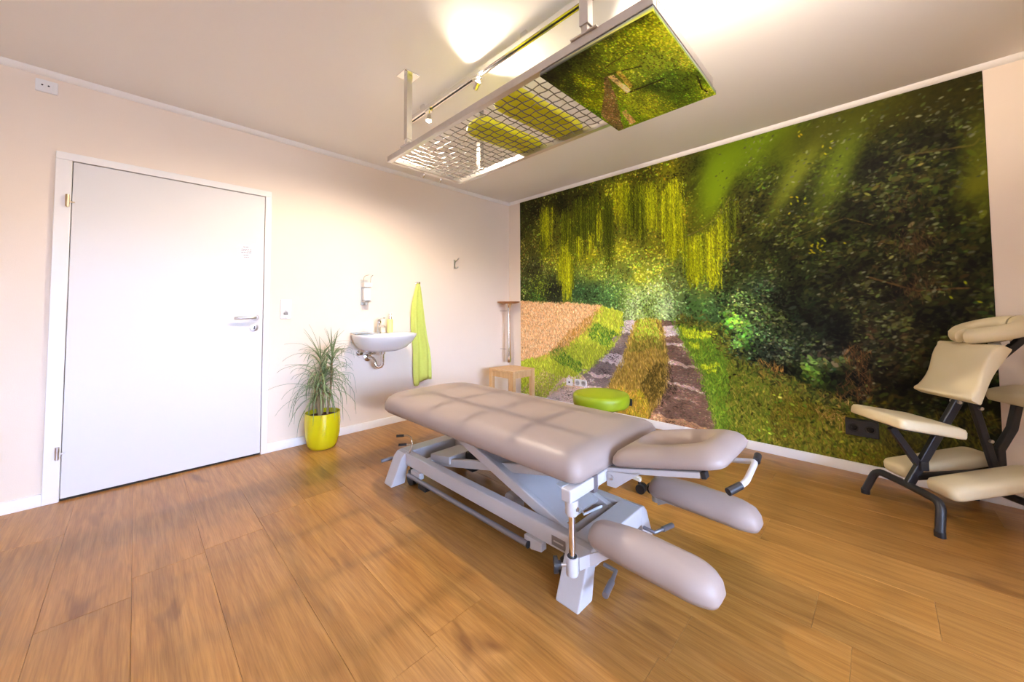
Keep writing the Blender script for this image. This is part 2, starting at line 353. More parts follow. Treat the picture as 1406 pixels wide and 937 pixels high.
def paint_forest_mural():
    C = Canvas(900, 587, 5); R = C.r
    C.base([(20,88,50,52,20),(70,65,31,31,13),(175,61,33,33,13),(19,242,75,75,27),(68,363,61,63,33),(34,472,46,56,24),(131,119,96,100,20),(144,301,105,109,24),
        (229,146,75,77,13),(256,53,45,47,13),(305,135,79,84,15),(338,272,73,79,22),(278,324,132,137,22),(143,479,30,34,22),(239,485,44,70,38),(289,488,56,84,46),(290,407,123,139,43),
        (374,124,130,132,17),(371,309,153,155,31),(415,228,100,102,20),(392,419,109,123,43),(358,492,74,104,52),(335,528,60,92,48),(407,495,150,180,86),(441,527,170,200,120),(432,438,150,160,34),
        (473,329,110,112,20),(471,414,120,134,40),(480,500,160,186,96),(497,557,176,206,136),(516,475,96,110,50),(524,557,90,118,60),(558,558,70,104,44),(466,154,98,100,14),(457,34,58,58,10),(520,227,134,136,14),
        (513,56,110,110,12),(557,47,66,66,12),(573,41,30,30,12),(578,243,72,72,14),(564,131,50,52,10),(584,376,120,130,30),(616,330,104,106,18),(591,481,84,100,34),(639,285,60,60,12),
        (641,159,46,48,12),(620,559,60,92,46),(611,635,44,72,38),(647,707,38,53,35),(638,757,42,56,38),(688,656,36,55,35),(676,561,47,65,38),(697,514,42,57,36),(713,700,28,35,28),
        (651,437,40,45,15),(680,344,38,40,11),(708,255,33,35,8),(718,399,30,33,11),(734,585,26,33,16),(754,473,31,35,15),(767,362,33,35,11),(769,228,31,35,8),(785,628,21,25,16),
        (710,113,43,53,6),(772,71,48,55,6),(827,77,35,38,8),(825,205,38,45,10),(823,310,33,36,11),(819,521,33,33,15),(794,713,20,21,16),(771,781,33,40,15),(825,730,23,23,16),
        (877,41,38,38,6),(874,183,20,20,10),(872,324,26,28,11),(869,485,31,30,15),(866,624,30,28,16),(863,763,28,25,13),(922,28,30,28,5),(920,144,23,25,10),(918,260,28,30,11),
        (915,375,31,30,13),(912,528,30,28,16),(909,661,28,26,13),(963,16,28,26,5),(961,127,23,23,8),(958,256,28,31,10),(955,402,30,31,10),(953,530,35,36,11),(950,639,30,30,11),
        (993,36,30,26,3),(994,180,40,45,5),(991,304,42,45,6),(989,409,28,30,8),(989,533,30,33,10),(907,793,30,30,10),(861,862,50,48,13),(904,925,36,38,11),(961,815,18,20,6)])
    allm = np.ones((C.h, C.w), bool)
    far = C.mask([(0,-34),(643,8),(616,330),(619,610),(-4,623)])
    right = C.mask([(622,-29),(1001,-12),(992,959),(829,1013),(616,810)])
    # leaf masses
    C.leaves(far, 15000, 2.3, .6, lo=.55, hi=2.0, hl=.06, al=.75)
    C.leaves(right, 17000, 2.2, .5, ang=-.6, spread=.6, lo=.35, hi=1.9, hl=.035, grow=.5, al=.8)
    C.leaves(C.mask([(744,357),(864,219),(1000,113),(993,874),(861,843),(760,739)]), 2400, 4.6, .45, ang=-.5, spread=.7, lo=.3, hi=2.1, hl=.03, al=.85)
    C.leaves(C.mask([(613,509),(735,516),(748,785),(645,768),(610,686)]), 2400, 2.6, .6, lo=.3, hi=2.5, tint=(1.12, 1.04, .9), hl=.12)
    C.leaves(C.mask([(612,585),(676,585),(687,703),(632,708)]), 260, 2.6, .7, lo=1.6, hi=3.0, tint=(1.1, 1.15, .7), hl=0)
    C.leaves(C.mask([(761,717),(830,718),(833,810),(759,816)]), 260, 4.2, .55, lo=1.2, hi=3.0, tint=(1.1, 1.2, .9), hl=.03)
    # pale shrubs at the end of the lane, round lit tree at left
    for (u, v), w_, h_, c, n in (((407,570), 16, 40, (190, 216, 150), 330), ((492,556), 22, 50, (182, 214, 140), 420), ((454,570), 14, 45, (120, 150, 62), 260), ((89,457), 26, 60, (134, 156, 40), 380), ((76,518), 20, 30, (66, 110, 44), 240), ((369,493), 26, 40, (118, 158, 64), 300), ((324,522), 24, 36, (88, 134, 70), 260)):
        for i in range(n):
            x = (u+R.normal(0, w_))*C.w/1000; y = (v+R.normal(0, h_))*C.h/1000
            C.dab(x, y, 2.2+R.random(), 1.5, R.random()*3.1, np.clip(np.array(c)*(.45+.75*R.random()), 4, 250), .85)
    # boughs, trunks
    for P_, wd_, col in (((((544,304), (581,286), (619,249), (644,185)), 1.6, (112, 98, 52))), (((564,131), (621,35)), 4, (34, 32, 14)), (((909,168), (987,177), (994,163)), 1.6, (80, 66, 34)), (((859,484), (921,528), (975,523)), 1.3, (86, 60, 30)), (((744,357), (833,313), (871,344)), 1.0, (92, 72, 34))):
        Q = C.px(P_)
        for (ax, ay), (bx, by) in zip(Q, Q[1:]):
            n = int(math.hypot(bx-ax, by-ay)/1.5)+1
            for i in range(n):
                t = i/n; C.dab(ax+(bx-ax)*t, ay+(by-ay)*t, wd_+1, wd_, math.atan2(by-ay, bx-ax), np.array(col)*(.7+.6*R.random()), .5)
    for cu, cv, n in ((*(919,404), 240), (*(922,513), 160), (*(908,295), 70)):
        for i in range(n): C.dab((cu+R.normal(0, 14))*C.w/1000, (cv+R.normal(0, 20))*C.h/1000, 4, .8, 1.5+R.normal(0, .35), np.array((74, 54, 32))*(.4+R.random()), .6)
    # weeping willow
    Y = [(150, 160, 12), (176, 184, 16), (120, 132, 10), (188, 190, 18)]; D = [(76, 86, 10), (60, 70, 8), (98, 110, 12)]
    for (u, v0), (_, v1), wd_, n, cols in (((110,58), (108,368), 11, 60, D+Y[:1]), ((122,51), (120,305), 9, 44, Y), ((197,85), (194,482), 14, 110, D+Y[2:3]), ((190,240), (188,550), 8, 62, Y), ((173,306), (172,463), 7, 34, Y), ((209,295), (207,544), 5, 40, Y), ((251,51), (248,352), 12, 80, D), ((241,234), (240,358), 6, 26, Y), ((293,59), (291,310), 12, 80, D), ((284,227), (283,325), 5, 22, Y), ((310,136), (308,313), 5, 30, Y), ((341,66), (337,428), 8, 80, D), ((386,35), (383,226), 11, 100, Y), ((408,60), (406,286), 8, 50, D+Y[:1]), ((437,56), (434,321), 13, 100, D+Y[2:3]), ((468,62), (466,269), 9, 70, Y), ((520,73), (516,392), 9, 190, Y), ((505,96), (502,320), 8, 70, Y), ((532,230), (530,383), 8, 60, Y), ((558,307), (555,499), 8, 90, Y), ((581,302), (578,480), 9, 90, Y[:3]), ((606,276), (603,508), 9, 90, Y), ((628,236), (625,408), 9, 60, Y[:3]), ((645,181), (643,336), 9, 40, D)):
        C.strands(u, v0, v1, wd_, n, cols)
    # blurred twigs close to the lens
    for (u, v), L, W_, a, col, al in (((620,87), 105, 34, 1.95, (100, 124, 6), .9), ((619,156), 70, 22, 1.95, (112, 138, 8), .8), ((685,40), 110, 55, 2.7, (94, 118, 4), .85), ((751,49), 70, 20, 1.6, (88, 106, 6), .75), ((769,142), 110, 20, 2.1, (112, 124, 26), .8), ((831,132), 120, 26, 1.9, (94, 112, 16), .8), ((818,28), 100, 40, 2.8, (60, 62, 6), .75), ((901,15), 60, 40, 2.6, (64, 66, 6), .75), ((963,25), 70, 50, 2.8, (42, 40, 6), .7), ((995,234), 22, 90, 0, (84, 88, 6), .75), ((988,276), 26, 18, 2.6, (100, 102, 10), .6), ((658,-23), 80, 30, 2.8, (80, 100, 4), .7)):
        C.soft(u, v, L, W_, a, col, al)
    for (u, v), n in (((793,385), 15), ((773,49), 3), ((814,103), 4), ((763,244), 7), ((968,522), 3)):
        for i in range(n): C.dab((u+R.normal(0, 11))*C.w/1000, (v+R.normal(0, 13))*C.h/1000, 3.2, 1.6, R.random()*3.1, (140+R.random()*40, 140+R.random()*30, 12), .85)
    xs, ys = C.inside(right, 2600)
    for x, y in zip(xs, ys):
        k = .45+.75*R.random()**2; l = 1.6+1.6*R.random()*(.5+x/C.w)
        if C.n3[y, x] > -.2: C.dab(x, y, l, l*.5, -.5+R.normal(0, .5), np.array(((112, 118, 74), (96, 112, 48), (120, 122, 92))[R.integers(3)])*k, .8)
    # ground: wheat
    m = C.fill([(-52,521),(143,535),(319,553),(280,636),(224,711),(146,780),(65,819),(-54,858)], (214, 170, 124))
    C.grass(m, 7500, 3.0, [(228, 188, 144), (240, 208, 170), (200, 152, 100), (178, 128, 78), (220, 172, 116)], .8, sp=.45)
    m = C.mask([(251,618),(319,559),(304,616),(237,717),(155,800),(80,839),(111,784)]); C.grass(m, 1200, 4, [(170, 120, 50), (188, 146, 70), (140, 108, 44)], .8)
    # verge left of the lane
    m = C.fill([(-54,851),(65,812),(155,772),(242,690),(288,617),(319,553),(381,585),(383,630),(367,682),(326,756),(278,816),(235,869),(168,929),(-55,1246)], (160, 178, 52))
    C.grass(m, 4600, 4.2, [(184, 200, 60), (206, 214, 84), (140, 160, 42), (168, 168, 66), (196, 204, 50)], .9, sp=.4)
    m = C.mask([(1,982),(95,865),(182,892),(235,882),(167,980),(47,1137),(-13,1193)]); C.grass(m, 1100, 3, [(190, 160, 130), (166, 134, 104), (200, 176, 150), (150, 150, 60)], 1.0, sp=.9)
    for P_ in ([(265,656),(300,629),(363,676),(367,694),(333,734),(287,700)], [(117,770),(164,744),(210,786),(249,808),(253,853),(209,847),(163,813),(126,797)]):
        C.grass(C.mask(P_), 620, 3.6, [(58, 100, 34), (74, 122, 36), (46, 80, 34), (90, 140, 40)], 1.0, sp=.4)
    # left wheel track
    m = C.fill([(383,612),(416,614),(401,680),(383,765),(361,828),(338,887),(310,945),(138,1039),(0,1300),(94,1051),(222,884),(278,816),(326,756),(367,682)], (124, 110, 106))
    C.leaves(m, 2600, 2.4, .3, ang=0., spread=.25, lo=.75, hi=1.35, hl=.02, al=.6)
    for P_, col in (([(383,612),(416,614),(407,667),(374,669)], (212, 200, 204)), ([(335,758),(383,758),(379,795),(303,794)], (204, 190, 192)), ([(248,840),(302,844),(348,848),(334,860),(285,860)], (206, 184, 176)), ([(168,901),(248,860),(268,901),(195,957),(94,1051),(63,1078)], (196, 168, 146)), ([(110,994),(248,912),(343,892),(310,993),(138,1143),(0,1300)], (200, 180, 170))):
        m = C.fill(P_, col, .9, 6); C.leaves(m, int(m.sum()*.12)+8, 2.0, .4, ang=0., spread=.3, lo=.8, hi=1.12, hl=0)
    # right wheel track
    m = C.fill([(477,610),(513,612),(531,665),(552,730),(574,792),(593,865),(613,1009),(425,1076),(461,957),(491,861),(495,751),(488,668)], (112, 88, 74))
    C.leaves(m, 3600, 2.4, .3, ang=0., spread=.3, lo=.65, hi=1.4, hl=.03, al=.6)
    for P_, col in (([(484,638),(516,634),(532,673),(490,673)], (206, 190, 190)), ([(492,696),(544,699),(545,712),(494,706)], (196, 170, 156)), ([(493,762),(534,772),(566,775),(565,783),(520,785),(492,776)], (190, 162, 142)), ([(492,831),(537,846),(582,855),(582,862),(533,860),(492,844)], (184, 154, 136)), ([(510,898),(561,898),(561,904),(510,906)], (150, 124, 106)), ([(455,970),(551,979),(606,992),(605,1012),(434,1072)], (186, 142, 106))):
        m = C.fill(P_, col, .85, 6); C.leaves(m, int(m.sum()*.12)+8, 2.2, .35, ang=.15, spread=.3, lo=.75, hi=1.15, hl=0)
    C.grass(C.mask([(482,780),(507,776),(519,882),(474,948)]), 260, 3, [(60, 46, 34), (44, 36, 26)], 1., sp=.8)
    # grass between the tracks
    m = C.fill([(416,614),(478,613),(487,663),(493,751),(492,847),(474,915),(451,968),(440,1070),(283,1126),(310,961),(350,860),(379,780),(401,680)], (150, 122, 50))
    C.grass(m, 3800, 5.5, [(186, 150, 70), (160, 128, 48), (128, 104, 40), (206, 170, 90), (140, 124, 44)], .8, sp=.35)
    C.grass(C.mask([(416,614),(478,613),(483,652),(490,696),(401,692)]), 700, 3.2, [(156, 190, 40), (190, 206, 84), (120, 160, 34)], .9)
    C.grass(C.mask([(405,679),(487,674),(489,723),(392,740)]), 420, 4, [(110, 106, 34), (90, 96, 30), (130, 124, 46)], .9)
    C.grass(C.mask([(455,798),(493,765),(493,860),(470,926),(434,959),(427,874)]), 800, 5, [(84, 70, 26), (60, 54, 20), (110, 90, 36)], .9, sp=.5)
    C.grass(C.mask([(338,908),(427,889),(451,968),(434,1072),(283,1126)]), 900, 6, [(214, 170, 70), (190, 140, 40), (170, 160, 36), (150, 150, 30)], .9, sp=.6)
    # verge right of the lane
    m = C.fill([(513,606),(611,640),(632,721),(686,773),(742,798),(812,856),(874,868),(871,1033),(669,1017),(605,1012),(593,865),(574,792),(552,730),(531,665)], (108, 118, 34))
    for P_, n, cols in (([(513,606),(611,640),(632,733),(642,999),(605,1012),(570,793),(531,665)], 2600, [(104, 140, 34), (84, 122, 30), (128, 160, 40), (70, 104, 28)]), ([(632,723),(712,781),(759,805),(755,1024),(627,1016)], 2900, [(126, 122, 38), (100, 110, 28), (150, 136, 54), (84, 92, 24), (70, 96, 20)]), ([(712,774),(813,825),(874,868),(871,1033),(707,1021)], 3300, [(116, 100, 32), (90, 84, 24), (140, 116, 46), (66, 70, 18), (96, 104, 22)])):
        C.grass(C.mask(P_), n, 5, cols, .9, sp=.55)
    for P_ in ([(526,636),(610,643),(615,665),(543,675)], [(546,691),(569,684),(571,707),(552,714)], [(567,767),(617,765),(617,775),(574,782)], [(586,790),(609,784),(609,794),(586,801)]):
        m = C.mask(P_); C.grass(m, int(m.sum()*.5), 3, [(206, 216, 40), (190, 206, 36), (168, 190, 40)], .9)
    C.grass(C.mask([(781,832),(833,830),(826,913),(785,906)]), 160, 8, [(190, 156, 90), (160, 124, 60)], .7, sp=.7)
    C.grass(C.mask([(687,738),(731,755),(735,810),(692,807)]), 160, 7, [(170, 120, 50), (150, 110, 50)], .7, sp=.4)
    C.grass(C.mask([(826,688),(860,684),(857,814),(813,825)]), 200, 9, [(110, 72, 38), (84, 56, 30)], .6, sp=.5)
    C.grass(C.mask([(874,868),(994,807),(991,1009),(871,1033)]), 1500, 5, [(70, 64, 20), (52, 54, 16), (90, 80, 28)], .9, sp=.6)
    m = C.mask([(631,758),(875,839),(871,1014),(627,1016)]); C.leaves(m, 420, 2.6, .5, lo=.45, hi=1.35, hl=.01)
    G = [(184, 200, 60), (150, 170, 46), (196, 204, 70), (120, 150, 40)]; St = [(178, 146, 66), (150, 122, 46), (196, 164, 84), (120, 104, 38)]
    C.fringe([(65,819),(155,779),(242,697),(288,623),(319,556)], 420, [(190, 150, 80), (170, 160, 60), (150, 160, 50)], 4.5, 6)
    C.fringe([(139,955),(235,875),(278,820),(326,759),(367,685),(383,620)], 420, G, 4, 3.5)
    C.fringe([(310,961),(350,860),(379,780),(401,680),(416,617)], 420, St, 5, 3.5)
    C.fringe([(478,616),(487,663),(493,751),(493,847),(474,915),(451,971)], 420, St+[(80, 66, 30)], 5, 3.5)
    C.fringe([(513,612),(531,665),(552,730),(574,792),(593,865),(610,1000)], 520, [(108, 140, 38), (84, 120, 30), (140, 160, 50)], 4.5, 4)
    C.fringe([(523,606),(611,640),(632,723),(686,776),(742,800),(812,856),(874,868),(945,874)], 900, [(70, 86, 26), (44, 50, 18), (110, 112, 36), (90, 80, 30)], 5, 9, False, 1.6)
    C.fringe([(4,527),(143,535),(319,553)], 260, [(214, 170, 120), (196, 150, 100)], 3, 2.5)
    C.fringe([(874,868),(871,1024)], 260, [(70, 64, 20), (96, 86, 28)], 5, 10)
    C.leaves(C.mask([(-1,199),(638,335),(619,599),(-3,516)]), 1500, 1.8, .6, lo=.8, hi=2.0, hl=.05, al=.7)
    return C.c
def paint_lane_panel():
    C = Canvas(250, 190, 9); R = C.r
    C.base([(65,8,26,28,10),(417,-48,34,36,12),(674,-49,44,46,14),(896,-43,60,60,14),(1037,16,120,126,20),(313,140,66,74,18),(598,126,96,108,24),(846,111,120,132,24),(998,223,150,160,40),(989,454,130,140,46),
        (1002,744,80,96,30),(983,858,110,130,30),(109,196,46,52,14),(230,231,96,104,14),(107,554,110,120,14),(9,619,60,80,14),(617,271,110,124,30),(641,428,110,126,44),(665,604,60,76,28),(798,596,76,96,34),
        (763,787,70,88,26),(520,729,110,120,34),(385,825,140,150,40),(267,882,100,120,20),(789,395,130,146,50),(733,29,90,98,20),(211,18,36,42,14)])
    a = np.ones((C.h, C.w), bool)
    C.leaves(a, 9000, 1.5, .6, lo=.5, hi=1.9, hl=.05, al=.7)
    for P_, w_, col in ((((400,223), (572,201), (730,197)), 1.8, (70, 60, 26)), (((433,287), (552,317), (687,357)), 1.8, (44, 40, 20)), (((407,549), (587,567), (750,570)), 2.2, (48, 44, 22)), (((967,699), (935,857), (954,928)), 2.0, (30, 26, 12))):
        Q = C.px(P_)
        for (ax, ay), (bx, by) in zip(Q, Q[1:]):
            for i in range(40): C.dab(ax+(bx-ax)*i/40, ay+(by-ay)*i/40, 2, w_*.6, 0, np.array(col)*(.7+.5*R.random()), .9)
    for P_, col in (([(417,296),(467,312),(465,546),(415,556)], (206, 176, 130)), ([(385,291),(417,296),(302,568),(59,998),(-9,982),(46,677),(213,503)], (104, 84, 60)), ([(500,296),(530,299),(507,508),(467,524)], (170, 150, 70)), ([(217,745),(276,732),(230,962),(167,979)], (190, 150, 110))):
        m = C.fill(P_, col, .75, 10); C.leaves(m, int(m.sum()*.2)+4, 1.8, .4, lo=.6, hi=1.3, hl=.03)
    C.grass(C.mask([(311,516),(274,814),(120,976),(135,860)]), 160, 2, [(90, 140, 20), (120, 170, 30)], .9)
    C.leaves(a, 1600, 1.5, .6, lo=.5, hi=2.1, hl=.06, al=.65)
    return 255*(C.c/255)**1.3*1.2
# ================================================================ THE ROOM
# floor: sub-floor with every plank a part of its own
fl = struct(MB().box(ROOM_X, 0, ROOM_Y, 0, -.06, -.012).build('floor', GAP), 'oak-look plank floor')
PW, PL = .235, 1.32
starts = {}
random.seed(4)
joint = {-3.66: -1.35, -3.19: -1.185, -1.545: -3.56, -1.78: -3.245, -2.485: -2.915}
meshes = {}
def plank_mesh(w, l):
    key = (round(w, 3), round(l, 3))
    if key not in meshes:
        b = .0008; mb = MB(); h = .012; g = .0003
        mb.loft([[Vector((x, y, z)) for x, y in ((g+i, g+i), (w-g-i, g+i), (w-g-i, l-g-i), (g+i, l-g-i))] for i, z in ((0, 0), (0, h-b), (b, h))])
        meshes[key] = mb.mesh('plank', PLANK)
    return meshes[key]
k = 0
x = -3.66-PW*6
while x < -.001:
    x1 = min(x+PW, 0.); x0 = max(x, ROOM_X); key = round(x, 3)
    if x1-x0 > .01:
        j = next((v for a, v in joint.items() if abs(a-key) < .02), None)
        y = (j if j is not None else -random.random()*PL)
        while y > ROOM_Y: y -= PL
        while y < 0:
            ya, yb = max(y, ROOM_Y), min(y+PL, 0.)
            if yb-ya > .02:
                o = bpy.data.objects.new('plank', plank_mesh(x1-x0, yb-ya)); COL.objects.link(o); o.parent = fl; o.location = (x0, ya, -.012)
            y += PL
    x += PW

def wallbox(name, *a): return struct(MB().box(*a).build(name, WALL))
# door wall with the opening of the door (dark reveal behind the leaf), mural wall, side wall, window wall
DX0, DX1, DZ = -3.791, -2.694, 2.06
w = MB(); w.box(ROOM_X-.12, DX0+.02, 0, .12, -.06, ROOM_Z+.1); w.box(DX1-.02, .12, 0, .12, -.06, ROOM_Z+.1); w.box(DX0+.02, DX1-.02, 0, .12, DZ-.02, ROOM_Z+.1); w.box(DX0, DX1, .09, .13, -.06, DZ)
struct(w.build('wall_left', WALL))
wallbox('wall_right', 0, .12, ROOM_Y-.12, 0, -.06, ROOM_Z+.1)
wallbox('wall_side', ROOM_X-.12, ROOM_X, ROOM_Y-.12, 0, -.06, ROOM_Z+.1)
w = MB(); w.box(ROOM_X, WIN[0], ROOM_Y-.25, ROOM_Y, -.06, ROOM_Z+.1); w.box(WIN[1], 0, ROOM_Y-.25, ROOM_Y, -.06, ROOM_Z+.1)
w.box(WIN[0], WIN[1], ROOM_Y-.25, ROOM_Y, -.06, WIN[2]); w.box(WIN[0], WIN[1], ROOM_Y-.25, ROOM_Y, WIN[3], ROOM_Z+.1)
struct(w.build('wall_back', WALL))
wallbox('added_wall_pier', -1.5, 0, ROOM_Y, -4.6, -.06, ROOM_Z+.05)  # unseen pier, added to keep window light off the mural's right end
struct(MB().box(ROOM_X-.12, .12, ROOM_Y-.25, .12, ROOM_Z, ROOM_Z+.1).build('ceiling', CEIL))
# window behind the camera
wn = struct(empty('window_1', ((WIN[0]+WIN[1])/2, ROOM_Y-.1, WIN[2])), 'wide white-framed window in the back wall')
f = MB(); t = .06
f.box(WIN[0], WIN[1], ROOM_Y-.14, ROOM_Y-.08, WIN[2], WIN[2]+t).box(WIN[0], WIN[1], ROOM_Y-.14, ROOM_Y-.08, WIN[3]-t, WIN[3]).box(WIN[0], WIN[0]+t, ROOM_Y-.14, ROOM_Y-.08, WIN[2]+t, WIN[3]-t).box(WIN[1]-t, WIN[1], ROOM_Y-.14, ROOM_Y-.08, WIN[2]+t, WIN[3]-t)
mx = (WIN[0]+WIN[1])/2; f.box(mx-.05, mx+.05, ROOM_Y-.14, ROOM_Y-.08, WIN[2]+t, WIN[3]-t)
f.build('window_frame', TRIM, wn, bevel=.004)
MB().box(WIN[0]-.03, WIN[1]+.03, ROOM_Y-.13, ROOM_Y+.12, WIN[2]-.03, WIN[2]-.002).build('window_sill', TRIM, wn, bevel=.004)
# cove moulding under the ceiling, baseboards
CZ = 2.4885
def cove(name, a, b, axis):
    P = [(0, CZ), (-.010, CZ+.002), (-.018, CZ+.012), (-.028, ROOM_Z-.008), (-.030, ROOM_Z), (0, ROOM_Z)]
    struct(MB().prism(P, a, b, axis).build(name, TRIM, smooth=50))
cove('trim_1', ROOM_X, 0, 'x'); cove('trim_2', ROOM_Y, 0, 'y')
def skirting(name, a, b, axis):
    P = [(0, 0), (-.014, 0), (-.014, .056), (-.010, .064), (0, .067)]
    return struct(MB().prism(P, a, b, axis).build(name, TRIM, smooth=40))
skirting('baseboard_left', ROOM_X, DX0, 'x'); skirting('baseboard_left', DX1, 0, 'x'); skirting('baseboard_right', ROOM_Y, 0, 'y')

# door
d = struct(empty('door_1', ((DX0+DX1)/2, 0, 0)), 'plain white door with steel lever handle')
f = MB(); A = .065
f.box(DX0, DX0+A, -.018, .06, 0, DZ-.045).box(DX1-.042, DX1, -.018, .06, 0, DZ-.045).box(DX0, DX1, -.018, .06, DZ-.045, DZ)
fr = f.build('door_frame', TRIM, d, bevel=.003)
lf = MB().box(DX0+A+.003, DX1-.045, -.010, .03, .014, DZ-.049).build('door_leaf', DOOR, d, bevel=.003)
MB().box(DX0+A, DX1-.042, .0, .06, -.011, .0125).build('threshold_gap', GAP, d)
for z0, z1 in ((1.735, 1.805), (.25, .32)):
    h = MB(); h.tube([(DX0+.052, -.030, z0), (DX0+.052, -.030, z1)], .009, 12); h.tube([(DX0+.052, -.030, z0-.004), (DX0+.052, -.030, z0)], .006, 10); h.box(DX0+.052, DX0+.08, -.026, -.018, z0+.025, z0+.032)
    h.build('hinge', mat('brass_hinge', (.62, .48, .30), .3, 1., noise=.05) if z0 > 1 else STEEL, d, smooth=40)
hd = MB().lathe([(.0, 0), (.026, 0), (.026, .008), (.012, .010), (.011, .045), (0, .045)], (0, 0, 0), 24, M=Matrix.Translation((-2.790, -.010, 1.058)) @ Matrix.Rotation(math.pi/2, 4, 'X'))
hd.tube([(-2.790, -.052, 1.058), (-2.80, -.058, 1.058), (-2.83, -.060, 1.058), (-2.90, -.058, 1.056), (-2.925, -.050, 1.055)], [.010, .011, .010, .0095, .008], 12)
hd.build('door_handle', STEEL, d, smooth=40)
kh = MB().lathe([(0, 0), (.026, 0), (.026, .008), (.018, .010), (0, .010)], n=28, M=Matrix.Translation((-2.795, -.010, .980)) @ Matrix.Rotation(math.pi/2, 4, 'X')).build('keyhole_plate', STEEL, d, smooth=40)
MB().box(-2.799, -2.791, -.0215, -.019, .968, .993).build('keyhole', BLACKP, kh)

# notice taped to the door
pn = empty('paper_notice', (-2.85, -.011, 1.48), 'small white printed notice taped on the white door above the handle', 'notice')
MB().box(-2.898, -2.808, -.0125, -.0105, 1.490, 1.612).build('sheet', mat('paper', (.80, .79, .83), .6, noise=.01), pn)
inkm = mat('grey_ink', (.20, .18, .27), .7)
for i, (x0, x1, z) in enumerate(((-2.876, -2.836, 1.598), (-2.886, -2.822, 1.580), (-2.886, -2.824, 1.568), (-2.886, -2.822, 1.556), (-2.872, -2.836, 1.536), (-2.868, -2.838, 1.520))):
    m = MB(); xx = x0; random.seed(i+2)
    while xx < x1:
        wl = .006+random.random()*.010; m.box(xx, min(xx+wl, x1), -.0130, -.0124, z-.0022, z+.0022); xx += wl+.003
    m.build('print_line', inkm, pn)
tape = mat('clear_tape', (.90, .90, .92), .2, noise=.01)
for x0, z0, a in ((-2.906, 1.606, .5), (-2.822, 1.608, -.5), (-2.900, 1.482, -.5), (-2.826, 1.482, .4)):
    MB().box(0, .028, -.0138, -.0128, 0, .013, Matrix.Translation((x0, 0, z0)) @ Matrix.Rotation(a, 4, 'Y')).build('tape_strip', tape, pn)

# ---------------------------------------------------------------- mural and its print
def lin(c):
    c = np.clip(c, 0, 255)/255.; return np.where(c <= .04045, c/12.92, ((c+.055)/1.055)**2.4)
def print_mesh(name, img, gain, P0, U, V, thick, mtl):
    """thin sheet whose front is a fine grid that carries the print as a colour attribute. P0 top-left, U along the width, V down"""
    h, w = img.shape[:2]; nv, nu = h, w
    uu, vv = np.meshgrid(np.linspace(0, 1, nu), np.linspace(0, 1, nv))
    P0, U, V = np.array(P0), np.array(U), np.array(V); N = np.cross(U, V); N = N/np.linalg.norm(N)*thick
    co = P0+uu[..., None]*U+vv[..., None]*V
    n = nu*nv; co = np.concatenate([co.reshape(-1, 3), [P0+N, P0+U+N, P0+U+V+N, P0+V+N]])
    i = np.arange(n).reshape(nv, nu)
    q = np.stack([i[:-1, :-1], i[1:, :-1], i[1:, 1:], i[:-1, 1:]], -1).reshape(-1, 4)
    loops = q.ravel(); starts = np.arange(len(q))*4; tot = np.full(len(q), 4)
    rim = [list(i[0, :])+[n+1, n], list(i[-1, ::-1])+[n+3, n+2], list(i[::-1, 0])+[n, n+3], list(i[:, -1])+[n+2, n+1], [n, n+1, n+2, n+3]]
    for f_ in rim: starts = np.append(starts, len(loops)); tot = np.append(tot, len(f_)); loops = np.append(loops, f_)
    me = bpy.data.meshes.new(name); me.vertices.add(len(co)); me.vertices.foreach_set('co', co.ravel())
    me.loops.add(len(loops)); me.loops.foreach_set('vertex_index', loops.astype(np.int32))
    me.polygons.add(len(tot)); me.polygons.foreach_set('loop_start', starts.astype(np.int32)); me.polygons.foreach_set('loop_total', tot.astype(np.int32))
    me.update(calc_edges=True); me.validate()
    at = me.color_attributes.new('print', 'FLOAT_COLOR', 'POINT')
    rgba = np.ones((len(co), 4)); rgba[:n, :3] = np.clip(lin(img).reshape(-1, 3)*gain, 0, 1); rgba[n:, :3] = .3
    at.data.foreach_set('color', rgba.astype(np.float32).ravel())
    me.materials.append(mtl); o = bpy.data.objects.new(name, me); COL.objects.link(o); return o
MUG = 1.22
mu = print_mesh('wall_mural', paint_forest_mural(), MUG, (-.003, -.208, CZ), (0, -3.712, 0), (0, 0, -(CZ-.067)), .003, print_mat('mural_paper', .6))
tag(mu, 'huge photo mural of a farm lane under willow trees covering the wall', 'mural')
